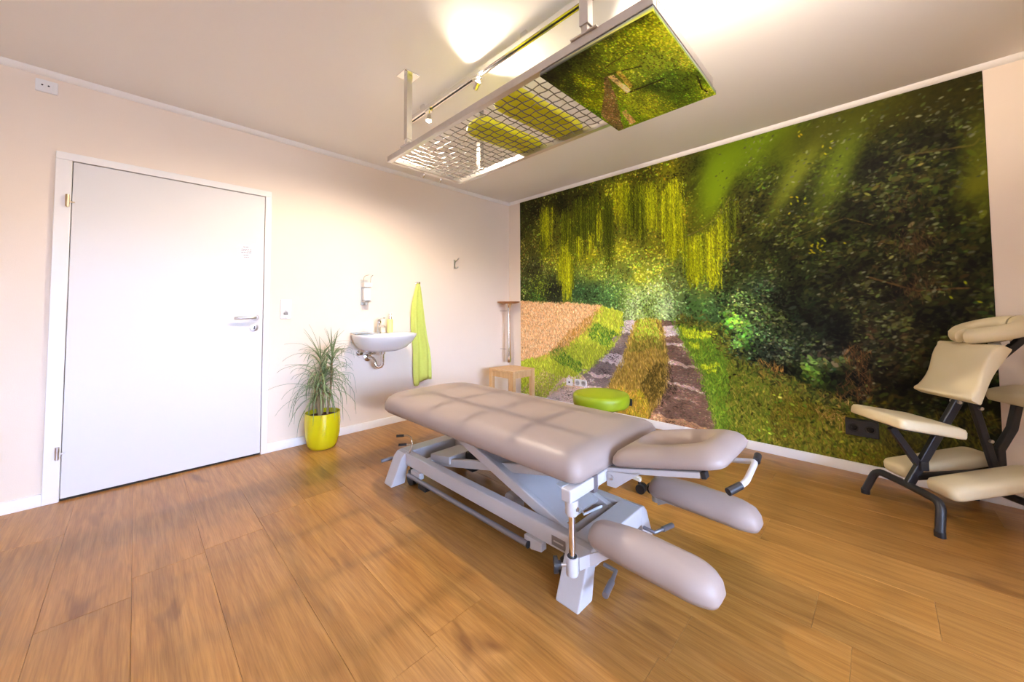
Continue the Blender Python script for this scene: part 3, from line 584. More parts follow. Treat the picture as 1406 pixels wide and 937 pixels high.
# ================================================================ CEILING FRAME, TRACK AND LAMPS
FX0, FX1, FY0, FY1, FZ = -2.335, -1.738, -2.972, -1.240, 2.07
fr = empty('hanging_frame', ((FX0+FX1)/2, (FY0+FY1)/2, FZ), 'steel frame with crimped wire mesh hung from the ceiling on four posts', 'frame')
MB().box(FX0, FX0+.03, FY0, FY1, FZ-.018, FZ+.018).build('frame_rail', STEEL, fr, bevel=.003)
MB().box(FX1-.03, FX1, FY0, FY1, FZ-.018, FZ+.018).build('frame_rail', STEEL, fr, bevel=.003)
for y in (FY0, FY1-.03): MB().box(FX0+.03, FX1-.03, y, y+.03, FZ-.018, FZ+.018).build('end_rail', STEEL, fr, bevel=.003)
for px_, py_ in ((FX0+.015, -1.47), (FX0+.015, -2.72), (FX1-.015, -1.47), (FX1-.015, -2.72)):
    p = MB().box(px_-.018, px_+.018, py_-.018, py_+.018, FZ+.055, ROOM_Z-.006).build('post', STEEL, fr, bevel=.002)
    MB().box(px_-.013, px_+.013, py_-.013, py_+.013, FZ+.020, FZ+.056).build('post_sleeve', STEEL, p, bevel=.002)
    MB().box(px_-.022, px_+.022, py_-.055, py_+.055, FZ+.018, FZ+.024).build('foot_plate', STEEL, p, bevel=.001)
    MB().box(px_-.05, px_+.05, py_-.05, py_+.05, ROOM_Z-.006, ROOM_Z).build('ceiling_plate', CHROME, p, bevel=.001)
    for z in (FZ+.10, FZ+.15): MB().lathe([(0, 0), (.007, 0), (.006, .006), (0, .007)], n=12, M=Matrix.Translation((px_+.018, py_, z)) @ Matrix.Rotation(math.pi/2, 4, 'Y')).build('screw', CHROME, p, smooth=40)
    for sx_, sy_ in ((-.035, -.035), (.035, .035)): MB().lathe([(0, 0), (.008, 0), (.006, -.006), (0, -.007)], (px_+sx_, py_+sy_, ROOM_Z-.006), 12).build('screw', CHROME, p, smooth=40)
# crimped wires, every one a part
PITCH = .05
def wire_mesh(L, axis, ph):
    P = []; n = int(L/PITCH*4); a = .0022
    for i in range(n+1):
        s = i/n*L; k = (i+ph) % 8; z = (a, a, 0, -a, -a, -a, 0, a)[k]; sd = (0, .0007, .001, .0007, 0, -.0007, -.001, -.0007)[k]
        P.append((s, sd, z) if axis == 'x' else (sd, s, z))
    return MB().tube(P, .0024, 6, cap=False).mesh('wire', WIREM, 60)
wx = [wire_mesh(FX1-FX0-.04, 'x', 0), wire_mesh(FX1-FX0-.04, 'x', 4)]; wy = [wire_mesh(FY1-FY0-.04, 'y', 2), wire_mesh(FY1-FY0-.04, 'y', 6)]
def put(me, loc, par):
    o = bpy.data.objects.new('wire', me); COL.objects.link(o); o.parent = par; o.matrix_parent_inverse = par.matrix_basis.inverted(); o.location = loc
for i in range(int((FY1-FY0-.06)/PITCH)+1): put(wx[i % 2], (FX0+.02, FY1-.045-i*PITCH, FZ+.002), fr)
for i in range(int((FX1-FX0-.06)/PITCH)+1): put(wy[i % 2], (FX0+.045+i*PITCH, FY0+.02, FZ+.002), fr)
# small hooks on the far end rail
for i, (hx, lb) in enumerate(((-2.06, 'small steel hook on the frame end nearer the door'), (-1.922, 'small steel hook on the frame end nearer the mural'))):
    h = MB().tube([(hx, FY1-.045, FZ+.012), (hx, FY1-.030, FZ+.024), (hx, FY1+.006, FZ+.022), (hx, FY1+.008, FZ-.01), (hx, FY1+.008, FZ-.034), (hx, FY1+.018, FZ-.043), (hx, FY1+.028, FZ-.034)], .0032, 8).build('frame_hook', CHROME, smooth=60)
    tag(h, lb, 'hook', 'hooks on the ceiling frame')
# picture panel under the open end of the frame
pp = print_mesh('picture_panel', paint_lane_panel(), 2.2, (FX0+.002, -2.512, FZ-.040), (0, -.460, 0), (.632, 0, 0), .018, print_mat('panel_print', .5))
tag(pp, 'rectangular forest path picture panel fixed under the ceiling frame', 'picture')
# bolsters lying on the mesh
def bolster(y, x0, x1, w, lb):
    P_ = outline([(x0, y-w/2), (x1, y-w/2), (x1, y+w/2), (x0, y+w/2)], .075, 8); z = FZ+.0085
    o = cushion(P_, [(.020, z), (.006, z+.004), (0, z+.018), (.003, z+.036), (.014, z+.052), (.034, z+.062)], crown=.006, warp=lambda p: Vector((p.x, p.y, p.z+.0125*min(max((p.x+1.86)/.08, 0), 1)))).build('bolster', LIMEC, smooth=180)
    tag(o, lb, 'cushion', 'lime bolsters on the ceiling mesh')
bolster(-2.225, -2.270, -1.690, .185, 'lime yellow bolster on the wire mesh beside the picture panel')
bolster(-1.930, -2.200, -1.690, .185, 'lime yellow bolster on the wire mesh farther from the picture panel')
# lamp track
TX, TZ = -2.085, 2.465
tr = empty('lamp_track', (TX, -2.2, TZ), 'chrome lamp track running along the ceiling above the wire frame', 'track')
MB().box(TX-.017, TX+.017, -3.4, -1.10, TZ-.012, TZ+.020).build('track_rail', CHROME, tr, bevel=.003)
MB().box(TX-.005, TX+.005, -3.39, -1.11, TZ-.0135, TZ-.011).build('track_slot', BLACKP, tr)
for y in (-1.25, -2.2, -3.1): MB().box(TX-.008, TX+.008, y-.02, y+.02, TZ+.020, ROOM_Z).build('track_mount', CHROME, tr, bevel=.002)
def lamp(y, lb, drop, aim, power, spot, color=(1., .82, .63), radius=.012, glow=60., blend=.5, body=STEEL):
    r = empty('track_lamp', (TX, y, TZ-.012), lb, 'lamp', 'lamps on the ceiling track')
    MB().box(TX-.016, TX+.016, y-.028, y+.028, TZ-.026, TZ-.0125).build('adapter', CHROME, r, bevel=.003)
    z = TZ-.026-drop
    MB().tube([(TX, y, TZ-.026), (TX, y, z+.014)], .0065, 10).build('stem', CHROME, r, smooth=40)
    a = Vector(aim).normalized(); q = a.to_track_quat('Z', 'Y').to_matrix().to_4x4(); M = Matrix.Translation((TX, y, z)) @ q
    MB().lathe([(0, -.030), (.011, -.030), (.014, -.022), (.016, 0), (.022, .014), (.0205, .014), (.015, .002), (0, -.002)], n=24, M=M).build('lamp_head', body, r, smooth=40)
    MB().lathe([(.0, .002), (.011, .004), (.014, .012), (.0125, .020), (.006, .025), (0, .026)], n=20, M=M).build('bulb', mat('glowing_bulb', (1, .9, .75), .4, emit=(1., .84, .58, glow)), r, smooth=60)
    l = bpy.data.lights.new('lamp_light', 'SPOT' if spot else 'POINT'); l.energy = power; l.color = color; l.shadow_soft_size = radius
    if spot: l.spot_size = spot; l.spot_blend = blend
    o = bpy.data.objects.new('lamp_light', l); COL.objects.link(o); o.parent = r; o.matrix_parent_inverse = r.matrix_basis.inverted()
    o.matrix_basis = Matrix.Translation(Vector((TX, y, z))+a*.036) @ (-a).to_track_quat('Z', 'Y').to_matrix().to_4x4()
    return r
lamp(-1.33, 'small glowing lamp on the track end nearest the door', .045, (-.1, .0, -1), LA, 3.05, blend=.5, radius=.005)
lamp(-1.83, 'glaring middle lamp on the track aimed at the ceiling', .030, (-.05, -.65, .70), LB, 2.6)
lamp(-2.90, 'unseen track lamp added past the picture panel to brighten the ceiling', .090, (.80, -.05, .55), LC, 2.1)  # added out of view, brightens the ceiling towards the mural
lamp(-3.30, 'unseen track lamp added at the window end to brighten the ceiling', .090, (.80, -.05, .55), LC, 2.1)  # second added lamp out of view, more light for the same ceiling side

# ================================================================ THINGS ON THE DOOR WALL
def faceplate(name, label, cat, x0, x1, z0, z1, grp=None):
    return empty(name, ((x0+x1)/2, 0, z0), label, cat, grp)
r = faceplate('wall_outlet', 'white two-pin outlet high on the wall left of the door', 'outlet', -3.876, -3.796, 2.39, 2.46)
MB().box(-3.878, -3.794, -.012, -.0005, 2.392, 2.464).build('cover_plate', WHITEP, r, bevel=.003)
MB().box(-3.868, -3.812, -.0145, -.012, 2.399, 2.457).build('insert', WHITEP, r, bevel=.002)
for x in (-3.852, -3.828): MB().lathe([(0, 0), (.0042, 0), (.0042, .003), (0, .003)], n=12, M=Matrix.Translation((x, -.0140, 2.430)) @ Matrix.Rotation(math.pi/2, 4, 'X')).build('contact_hole', BLACKP, r)
def euro(cx_, cz_, par, M, ms):
    """round recessed socket insert facing local -Y"""
    MB().lathe([(.027, 0), (.027, .002), (.021, .002), (.0195, -.0), (0, -.0)], n=28, M=M @ Matrix.Translation((cx_, 0, cz_)) @ Matrix.Rotation(math.pi/2, 4, 'X')).build('socket_well', ms, par, smooth=30)
    for s in (-1, 1): MB().lathe([(0, 0), (.003, 0), (.003, .0012), (0, .0012)], n=10, M=M @ Matrix.Translation((cx_+s*.0095, 0, cz_)) @ Matrix.Rotation(math.pi/2, 4, 'X')).build('contact_hole', BLACKP, par)
r = faceplate('light_switch', 'white light switch over a socket on the wall right of the door', 'switch', -2.613, -2.548, 1.043, 1.204)
MB().box(-2.618, -2.540, -.009, -.0005, 1.045, 1.202).build('cover_plate', WHITEP, r, bevel=.003)
MB().box(-2.606, -2.552, -.0135, -.009, 1.128, 1.190).build('rocker', WHITEP, r, bevel=.003)
euro(-2.579, 1.084, r, Matrix.Translation((0, -.0105, 0)), WHITEP)
for z in (1.055, 1.113): MB().box(-2.581, -2.577, -.0125, -.009, z-.004, z+.004).build('earth_clip', STEEL, r)
# soap dispenser
r = empty('soap_dispenser', (-1.91, 0, 1.16), 'clear-fronted soap dispenser with bent wire lever on the wall above the basin', 'dispenser')
MB().box(-1.968, -1.900, -.010, -.0005, 1.163, 1.400).build('back_plate', mat('grey_steel_plate', (.56, .57, .57), .4, .3, noise=.03), r, bevel=.003)
MB().box(-1.965, -1.890, -.085, -.010, 1.325, 1.368).build('pump_head', WHITEP, r, bevel=.006)
MB().box(-1.960, -1.895, -.075, -.012, 1.200, 1.322).build('bottle', mat('clear_bottle', (.70, .76, .80), .15, noise=.02, coat=.5), r, bevel=.012)
MB().box(-1.962, -1.893, -.078, -.010, 1.188, 1.199).build('bottle_tray', STEEL, r, bevel=.002)
MB().tube([(-1.93, -.045, 1.162), (-1.93, -.045, 1.187)], [.008, .012], 12).build('nozzle', WHITEP, r, smooth=40)
MB().tube([(-1.958, -.05, 1.36), (-1.958, -.055, 1.415), (-1.955, -.075, 1.430), (-1.945, -.13, 1.436), (-1.905, -.13, 1.436), (-1.896, -.075, 1.430), (-1.893, -.055, 1.415), (-1.893, -.05, 1.36)], .0035, 8).build('wire_lever', STEEL, r, smooth=60)
# wash basin
BX, BY, BZ = -1.825, -.215, .895
r = empty('wash_basin', (BX, 0, .5), 'white ceramic wash basin hung on the wall with chrome trap below', 'basin')
n = 48; rings = []
def bring(a, b, z, dy=0):
    R = []
    for k in range(n):
        t = 2*math.pi*k/n; c, s = math.cos(t), math.sin(t); e = .80
        xx = a*math.copysign(abs(c)**e, c); yy = b*math.copysign(abs(s)**e, s)
        R.append(Vector((BX+xx, min(BY+dy+yy, -.001), z)))
    return R
for a, b, z, dy in ((.10, .10, .735, .09), (.15, .14, .738, .075), (.21, .175, .768, .045), (.255, .200, .82, .02), (.280, .214, .872, 0), (.284, .217, .892, 0), (.281, .215, .897, 0), (.268, .203, .897, 0)): rings.append(bring(a, b, z, dy))
for a, b, z, dy in ((.262, .165, .892, -.032), (.245, .150, .860, -.032), (.20, .12, .80, -.02), (.10, .07, .775, -.01), (.02, .02, .770, 0)): rings.append(bring(a, b, z, dy))
MB().loft(rings).build('bowl', CERAM, r, smooth=60)
MB().tube([(BX+.005, -.155, .745), (BX+.005, -.155, .705)], [.028, .024], 20).build('waste_cup', CHROME, r, smooth=40)
MB().tube([(BX+.005, -.155, .71), (BX+.005, -.155, .64), (BX+.004, -.154, .610), (BX-.004, -.148, .592), (BX-.022, -.138, .585), (BX-.040, -.126, .595), (BX-.048, -.118, .62), (BX-.052, -.112, .645), (BX-.060, -.095, .665), (BX-.068, -.06, .67), (BX-.072, -.002, .67)], .0165, 14).build('trap_pipe', CHROME, r, smooth=60)
MB().lathe([(.0, 0), (.038, 0), (.036, .012), (.018, .020), (0, .020)], n=24, M=Matrix.Translation((BX-.072, -.001, .67)) @ Matrix.Rotation(math.pi/2, 4, 'X')).build('wall_rose', CHROME, r, smooth=40)
for x in (BX-.155, BX-.03):
    v = MB().tube([(x, -.001, .715), (x, -.05, .715)], .010, 12); v.lathe([(0, 0), (.024, 0), (.022, .01), (0, .012)], n=20, M=Matrix.Translation((x, -.001, .715)) @ Matrix.Rotation(math.pi/2, 4, 'X'))
    v.lathe([(0, 0), (.016, 0), (.017, .02), (.012, .026), (0, .026)], n=14, M=Matrix.Translation((x, -.05, .715)) @ Matrix.Rotation(math.pi/2, 4, 'X')); v.tube([(x, -.04, .72), (x, -.04, .77)], .006, 8)
    v.build('stop_valve', CHROME, r, smooth=40)
# mixer tap
TXx, TYy = BX+.005, -.075
r = empty('mixer_tap', (TXx, TYy, .897), 'chrome single-lever mixer tap on the basin rim', 'tap')
MB().lathe([(0, .897), (.026, .897), (.025, .903), (.021, .905), (.021, .985), (.0225, .988), (.0225, 1.012), (.018, 1.018), (0, 1.018)], (TXx, TYy, 0), 24).build('body', CHROME, r, smooth=40)
MB().tube([(TXx, TYy-.01, .955), (TXx, TYy-.06, .965), (TXx, TYy-.105, .962), (TXx, TYy-.115, .950)], [.014, .0125, .012, .011], 14).build('spout', CHROME, r, smooth=50)
MB().bar((TXx, TYy+.005, 1.022), (TXx+.012, TYy-.085, 1.040), .026, .009).build('lever', CHROME, r, bevel=.003)
# pump bottle and grey cloth on the basin
r = empty('soap_bottle', (BX+.118, -.075, .897), 'pale yellow soap bottle with chrome pump on the basin rim', 'bottle')
MB().lathe([(0, .897), (.026, .897), (.027, .902), (.027, 1.018), (.024, 1.026), (.012, 1.028), (0, 1.028)], (BX+.118, -.075, 0), 24).build('bottle_body', mat('pale_yellow_glass', (.78, .76, .26), .25, noise=.03), r, smooth=40)
MB().lathe([(0, 1.028), (.016, 1.028), (.016, 1.050), (.007, 1.052), (.007, 1.066), (.014, 1.067), (.014, 1.078), (0, 1.080)], (BX+.118, -.075, 0), 18).build('pump', CHROME, r, smooth=40)
cl = MB(); g = []
for j in range(7):
    g.append([Vector((BX-.232+.030*i, -.105+.020*j-.03, .8995+.010*abs(math.sin(i*1.3+j*.9))*(.4+.6*(i in (1, 2, 3, 4, 5))))) for i in range(7)])
V = [p for R in g for p in R]; cl.add(V, [(j*7+i, j*7+i+1, (j+1)*7+i+1, (j+1)*7+i) for j in range(6) for i in range(6)])
o = cl.build('folded_cloth', mat('grey_blue_cloth', (.50, .58, .66), .9, noise=.15, scale=30), smooth=180); o.modifiers.new('thick', 'SOLIDIFY').thickness = .004; o.modifiers['thick'].offset = 1
tag(o, 'grey-blue folded cloth lying on the left side of the basin rim', 'cloth')
# towel on its hook
HX, HZ = -1.375, 1.395
o = MB().lathe([(0, 0), (.013, 0), (.013, .006), (.007, .008), (.006, .045), (.011, .048), (.011, .056), (0, .058)], n=20, M=Matrix.Translation((HX, -.0005, HZ)) @ Matrix.Rotation(math.pi/2, 4, 'X')).build('towel_hook', CHROME, smooth=40)
tag(o, 'small chrome hook holding up the lime towel', 'hook')
rings = []; N = 44
for j in range(27):
    t = j/26; z = HZ-.004-t*.985; w = .016+.078*min(1, t*2.1)**.75+.012*max(0, t-.5); cxx = HX+.004-.028*math.sin(min(t, .7)/.7*math.pi)+.055*t
    dp = .012+.022*min(1, t*3); R = []
    for k in range(N):
        a = 2*math.pi*k/N; fold = 1+.75*math.sin(a*6+1.3+t*2.2)*min(1, t*4)*(.5 if math.sin(a) > 0 else 1)
        R.append(Vector((cxx+math.cos(a)*w*(1+.08*math.sin(t*9)), min(-.034+math.sin(a)*dp*fold, -.004), z-(.055*(math.cos(a)*.5-.5)+.02*math.sin(a*3))*(t > .92)*-1)))
    rings.append(R)
o = MB().loft(rings).build('towel', TOWEL, smooth=180)
tag(o, 'lime green towel hanging in folds on the wall right of the basin', 'towel')
# coat hook
o = MB(); HX2 = -.885
o.box(HX2-.010, HX2+.010, -.008, -.0005, 1.585, 1.690); o.tube([(HX2, -.006, 1.665), (HX2+.010, -.030, 1.675), (HX2+.024, -.055, 1.705)], [.006, .006, .008], 10); o.tube([(HX2, -.006, 1.605), (HX2, -.030, 1.590), (HX2+.008, -.048, 1.592), (HX2+.016, -.055, 1.606)], [.006, .006, .006, .008], 10)
o = o.build('coat_hook', STEEL, smooth=40, bevel=.002); tag(o, 'steel double coat hook alone on the wall between towel and corner', 'hook')
# torch-shaped wall lamp in the corner
r = empty('corner_wall_lamp', (-.16, -.15, .46), 'slim chrome torch-shaped wall lamp with a flat wooden disc on top in the corner', 'wall lamp')
LXx, LYy = -.160, -.150
MB().lathe([(0, 1.190), (.085, 1.190), (.135, 1.204), (.142, 1.212), (.140, 1.216), (0, 1.216)], (LXx, LYy, 0), 40).build('wooden_disc', DISCW, r, smooth=40)
MB().lathe([(0, .452), (.018, .456), (.030, .470), (.034, .50), (.032, .56), (.026, .72), (.021, .90), (.020, 1.05), (.023, 1.13), (.034, 1.165), (.050, 1.1895), (0, 1.1895)], (LXx, LYy, 0), 24).build('stem', CHROME, r, smooth=60)
MB().bar((LXx, LYy, 1.10), (LXx, -.0005, 1.10), .02, .02).build('wall_bracket', CHROME, r, bevel=.002)
MB().bar((LXx, LYy, .62), (LXx, -.0005, .62), .016, .016).build('wall_bracket', CHROME, r, bevel=.002)
# sockets on the mural wall
def mural_socket(name, label, y0, y1, z0, z1, ms, n, cat='socket', dep=.012):
    r = empty(name, (0, (y0+y1)/2, z0), label, cat)
    MB().box(-dep, -.0032, y0, y1, z0, z1).build('cover_plate', ms, r, bevel=.003)
    for i in range(n):
        cy_ = y1-(y1-y0)*(i+.5)/n; M = Matrix.Translation((-dep-.0012, cy_, (z0+z1)/2)) @ Matrix.Rotation(-math.pi/2, 4, 'Z')
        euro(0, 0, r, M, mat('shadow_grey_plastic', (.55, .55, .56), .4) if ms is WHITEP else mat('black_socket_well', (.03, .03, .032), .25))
    return r
r = empty('antenna_socket', (0, -.958, .26), 'single white antenna socket on the mural beside the double socket', 'socket')
MB().box(-.012, -.0032, -1.0, -.916, .261, .337).build('cover_plate', WHITEP, r, bevel=.003)
MB().lathe([(0, 0), (.010, 0), (.010, .003), (0, .003)], n=16, M=Matrix.Translation((-.0115, -.958, .299)) @ Matrix.Rotation(-math.pi/2, 4, 'Y')).build('contact_hole', BLACKP, r)
mural_socket('double_socket', 'white double socket on the mural behind the green stool', -1.185, -1.033, .270, .345, WHITEP, 2)
mural_socket('black_socket_strip', 'black double socket strip on the mural next to the massage chair seat', -3.425, -3.262, .255, .362, BLACKP, 2, dep=.05)
# ================================================================ PLANT, STOOLS
PXc, PYc = -2.345, -.185
r = empty('potted_dracaena', (PXc, PYc, 0), 'narrow-leaved dracaena in a glossy yellow pot beside the door', 'plant')
pot = MB().lathe([(0, .0), (.082, .0), (.098, .006), (.112, .035), (.128, .11), (.134, .20), (.131, .272), (.130, .285), (.124, .285), (.125, .25), (.120, .235), (0, .235)], (PXc, PYc, 0), 48).build('pot', POT, r, smooth=50)
MB().lathe([(0, .262), (.06, .262), (.10, .254), (.123, .250), (.123, .238), (0, .238)], (PXc, PYc, 0), 28).build('soil', SOIL, r, smooth=60)
random.seed(11)
crowns = []
for dx, dy, hx, hy, hz in ((-.02, .01, -.025, -.01, .72), (.03, -.015, .070, .005, .72), (.005, .03, .02, .03, .56), (-.035, -.02, -.05, -.03, .50)):
    b = Vector((PXc+dx, PYc+dy, .25)); t = Vector((PXc+hx, PYc+hy, hz)); m_ = (b+t)/2+Vector((random.uniform(-.01, .01), random.uniform(-.01, .01), 0))
    MB().tube([b, m_, t], [.009, .008, .006], 8).build('stem', STEMM, r, smooth=60); crowns.append((b, t))
def leaf(base, az, el, L, w, droop):
    rings = []; p = Vector(base); n = 8; e = el
    h = Vector((math.cos(az), math.sin(az), 0)); sd = Vector((-math.sin(az), math.cos(az), 0)); V = []; F = []
    for i in range(n+1):
        t = i/n; wv = w*(1-t)**.7*(.55+.45*min(1, t*5)) if t < 1 else .0003
        if p.y+abs(sd.y)*wv > -.006: p.y = -.006-abs(sd.y)*wv
        if p.x > -2.135-wv: p.x = -2.135-wv
        up = Vector((0, 0, 1))*math.cos(e)-h*math.sin(e)
        V += [p-sd*wv+up*wv*.25, p.copy(), p+sd*wv+up*wv*.25]
        p = p+(h*math.cos(e)+Vector((0, 0, math.sin(e))))*(L/n); e -= droop/n*(1.2-.4*t)
        e = max(e, -1.5)
    for i in range(n):
        a = i*3; F += [(a, a+1, a+4, a+3), (a+1, a+2, a+5, a+4)]
    o = MB().add(V, F).build('leaf', LEAF, r, smooth=180); s = o.modifiers.new('thick', 'SOLIDIFY'); s.thickness = .0012
for ci, (b, t) in enumerate(crowns):
    for k in range((58, 58, 32, 26)[ci]):
        u = random.random()**1.6; base = t.lerp(b, u*.55)
        el = 1.35-1.7*u+random.uniform(-.25, .2); az = random.uniform(0, 2*math.pi)
        leaf(base, az, el, random.uniform(.24, .40)*(1 if u > .06 else .8), random.uniform(.0045, .0075), random.uniform(1.2, 2.3) if u > .06 else .35)

# beech stool
SX, SY, SH = -.430, -.468, .452
r = empty('wooden_stool', (SX, SY, 0), 'square beech stool standing in the corner below the wall lamp', 'stool')
a_, b_ = .178, .190
MB().box(SX-a_, SX+a_, SY-b_, SY+b_, SH-.022, SH).build('seat', BEECH, r, bevel=.003)
for sx_ in (-1, 1):
    for sy_ in (-1, 1):
        cx_, cy_ = SX+sx_*(a_-.024), SY+sy_*(b_-.024); MB().box(cx_-.0235, cx_+.0235, cy_-.0235, cy_+.0235, 0, SH-.0225).build('leg', BEECH, r, bevel=.002)
for s in (-1, 1):
    MB().box(SX-a_+.049, SX+a_-.049, SY+s*(b_-.024)-.011, SY+s*(b_-.024)+.011, SH-.085, SH-.0225).build('apron', BEECH, r, bevel=.001)
    MB().box(SX+s*(a_-.024)-.011, SX+s*(a_-.024)+.011, SY-b_+.049, SY+b_-.049, SH-.085, SH-.0225).build('apron', BEECH, r, bevel=.001)

# green rolling stool
GX, GY, GZ = -1.300, -2.140, .562
r = empty('rolling_stool', (GX, GY, 0), 'round lime green rolling stool behind the massage table', 'stool')
R_ = .180
MB().lathe([(0, GZ-.082), (R_-.028, GZ-.082), (R_-.014, GZ-.080), (R_-.005, GZ-.072), (R_-.002, GZ-.060), (R_, GZ-.045), (R_, GZ-.022), (R_-.003, GZ-.009), (R_-.012, GZ-.001), (R_-.030, GZ+.002), (R_-.08, GZ+.004), (0, GZ+.006)], (GX, GY, 0), 56).build('seat', LIME, r, smooth=60)
MB().lathe([(0, GZ-.098), (.11, GZ-.098), (.135, GZ-.092), (.135, GZ-.083), (0, GZ-.083)], (GX, GY, 0), 32).build('seat_pan', BLACKP, r, smooth=40)
MB().box(GX+R_*.50, GX+R_*.60, GY-R_*.92, GY-R_*.80, GZ-.075, GZ-.030).build('seat_tab', BLACKP, r, bevel=.004)
MB().tube([(GX, GY, .09), (GX, GY, .30)], .024, 20).build('gas_spring', BLACKM, r, smooth=40)
MB().tube([(GX, GY, .30), (GX, GY, GZ-.098)], .014, 16).build('piston', CHROME, r, smooth=40)
for k in range(5):
    a = math.radians(-85+72*k); e = Vector((math.cos(a), math.sin(a), 0)); c = Vector((GX, GY, 0))
    MB().loft([[c+e*d+Vector((-e.y, e.x, 0))*s*w+Vector((0, 0, z+q)) for s, q in ((-1, -.012), (1, -.012), (1, .012), (-1, .012))] for d, w, z in ((.0, .024, .112), (.10, .020, .104), (.255, .014, .078))]).build('base_arm', mat('ivory_metal', (.80, .78, .66), .3, noise=.02), r, bevel=.003)
    p = c+e*.245; t = Vector((-e.y, e.x, 0)); cs = MB().tube([p+Vector((0, 0, .070)), p+Vector((0, 0, .05))], .009, 10).build('caster', BLACKP, r, smooth=40)
    for s in (-1, 1): MB().tube([p+e*.012+t*s*.006+Vector((0, 0, .028)), p+e*.012+t*s*.024+Vector((0, 0, .028))], .028, 20).build('wheel', BLACKP, cs, smooth=40)

# ================================================================ MASSAGE TABLE
def fil(P, r=.05, n=5):
    P = [Vector(p) for p in P]; out = [P[0]]
    for i in range(1, len(P)-1):
        a, b, c = P[i-1], P[i], P[i+1]; A = b+(a-b).normalized()*min(r, (a-b).length*.48); B = b+(c-b).normalized()*min(r, (c-b).length*.48)
        for k in range(n+1):
            t = k/n; out.append(A*(1-t)**2+b*2*t*(1-t)+B*t*t)
    return out+[P[-1]]
XC = -1.98
T = empty('massage_table', (XC, -1.9, 0), 'taupe massage table with white scissor-lift base and lowered arm rests', 'massage table')
P = outline([(-2.335, -2.665), (-1.625, -2.665), (-1.625, -1.095), (-2.335, -1.095)], [.055, .055, .20, .20], 8)
Zb, Zt = .470, .575
cushion(P, [(.030, Zb), (.010, Zb+.002), (.002, Zb+.012), (0, Zb+.032), (.004, Zb+.055), (.016, Zb+.075), (.038, Zb+.091), (.070, Zb+.100), (.110, Zb+.104)], crown=.006).build('main_pad', TAUPE, T, smooth=180)
MB().box(-2.22, -1.74, -2.60, -1.30, Zb-.018, Zb-.001).build('pad_board', mat('dark_underboard', (.16, .14, .13), .7), T, bevel=.003)
# top frame
for x in (-2.19, -1.77): MB().box(x-.02, x+.02, -2.61, -1.42, Zb-.060, Zb-.019).build('top_frame_rail', WHITEM, T, bevel=.003)
MB().box(-2.365, -1.595, -2.660, -2.620, Zb-.045, Zb-.0005).build('front_bar', WHITEM, T, bevel=.004)
MB().box(-2.215, -2.185, -2.6605, -2.615, Zb-.060, Zb+.002).build('hinge_block', GREYM, T, bevel=.002)
MB().box(-1.775, -1.745, -2.6605, -2.615, Zb-.060, Zb+.002).build('hinge_block', GREYM, T, bevel=.002)
MB().box(-2.17, -1.79, -1.46, -1.42, Zb-.060, Zb-.019).build('top_cross_bar', WHITEM, T, bevel=.003)
# head section, hinged up
HA = math.radians(13.5)
HC = -1.93
HM = Matrix.Translation((HC, -2.668, Zb+.010)) @ Matrix.Rotation(-HA, 4, 'X') @ Matrix.Rotation(math.pi, 4, 'Z')
# local: x across (flipped), y forward from hinge, z up
N = 96
def ring_out(d, z):
    P0 = outline([(-.200, .008), (.200, .008), (.188, .425), (-.188, .425)], [.05, .05, .07, .07], 8)
    Q = inset(P0, d); L = [0]
    for i in range(len(Q)): L.append(L[-1]+(Vector(Q[(i+1) % len(Q)])-Vector(Q[i])).length)
    out = []; start = None
    # resample by angle about the slot centre so both rims match
    c = Vector((0, .205)); ang = [math.atan2(q[1]-c.y, q[0]-c.x) for q in Q]
    for k in range(N):
        a = -math.pi+2*math.pi*k/N; dirv = Vector((math.cos(a), math.sin(a))); best = None
        for i in range(len(Q)):
            p, q = Vector(Q[i])-c, Vector(Q[(i+1) % len(Q)])-c; e = q-p; den = dirv.x*e.y-dirv.y*e.x
            if abs(den) < 1e-12: continue
            t = (p.x*e.y-p.y*e.x)/den; s = (p.x*dirv.y-p.y*dirv.x)/den
            if t > 0 and -1e-6 <= s <= 1+1e-6: best = t if best is None else max(best, t)
        out.append(Vector((c.x+dirv.x*best, c.y+dirv.y*best, z)))
    return out
def ring_in(g, z):
    out = []
    for k in range(N):
        a = -math.pi+2*math.pi*k/N; hx, hy = .082+g, .098+g
        e = .85; c_, s_ = math.cos(a), math.sin(a)
        out.append(Vector((hx*math.copysign(abs(c_)**e, c_), .205+hy*math.copysign(abs(s_)**e, s_), z)))
    return out
rings = [ring_in(.0, .0), ring_out(.030, 0), ring_out(.008, .004), ring_out(0, .018), ring_out(.006, .036), ring_out(.022, .053), ring_out(.050, .066)]
mid = [(p*.5+q*.5)+Vector((0, 0, .003)) for p, q in zip(ring_out(.07, .069), ring_in(.045, .069))]
rings += [mid, ring_in(.036, .064), ring_in(.016, .051), ring_in(.005, .036), ring_in(0, .020), ring_in(.0, .0)]
rings = [[HM @ p for p in R] for R in rings]
MB().loft(rings, False, False).build('head_pad', TAUPE, T, smooth=180)
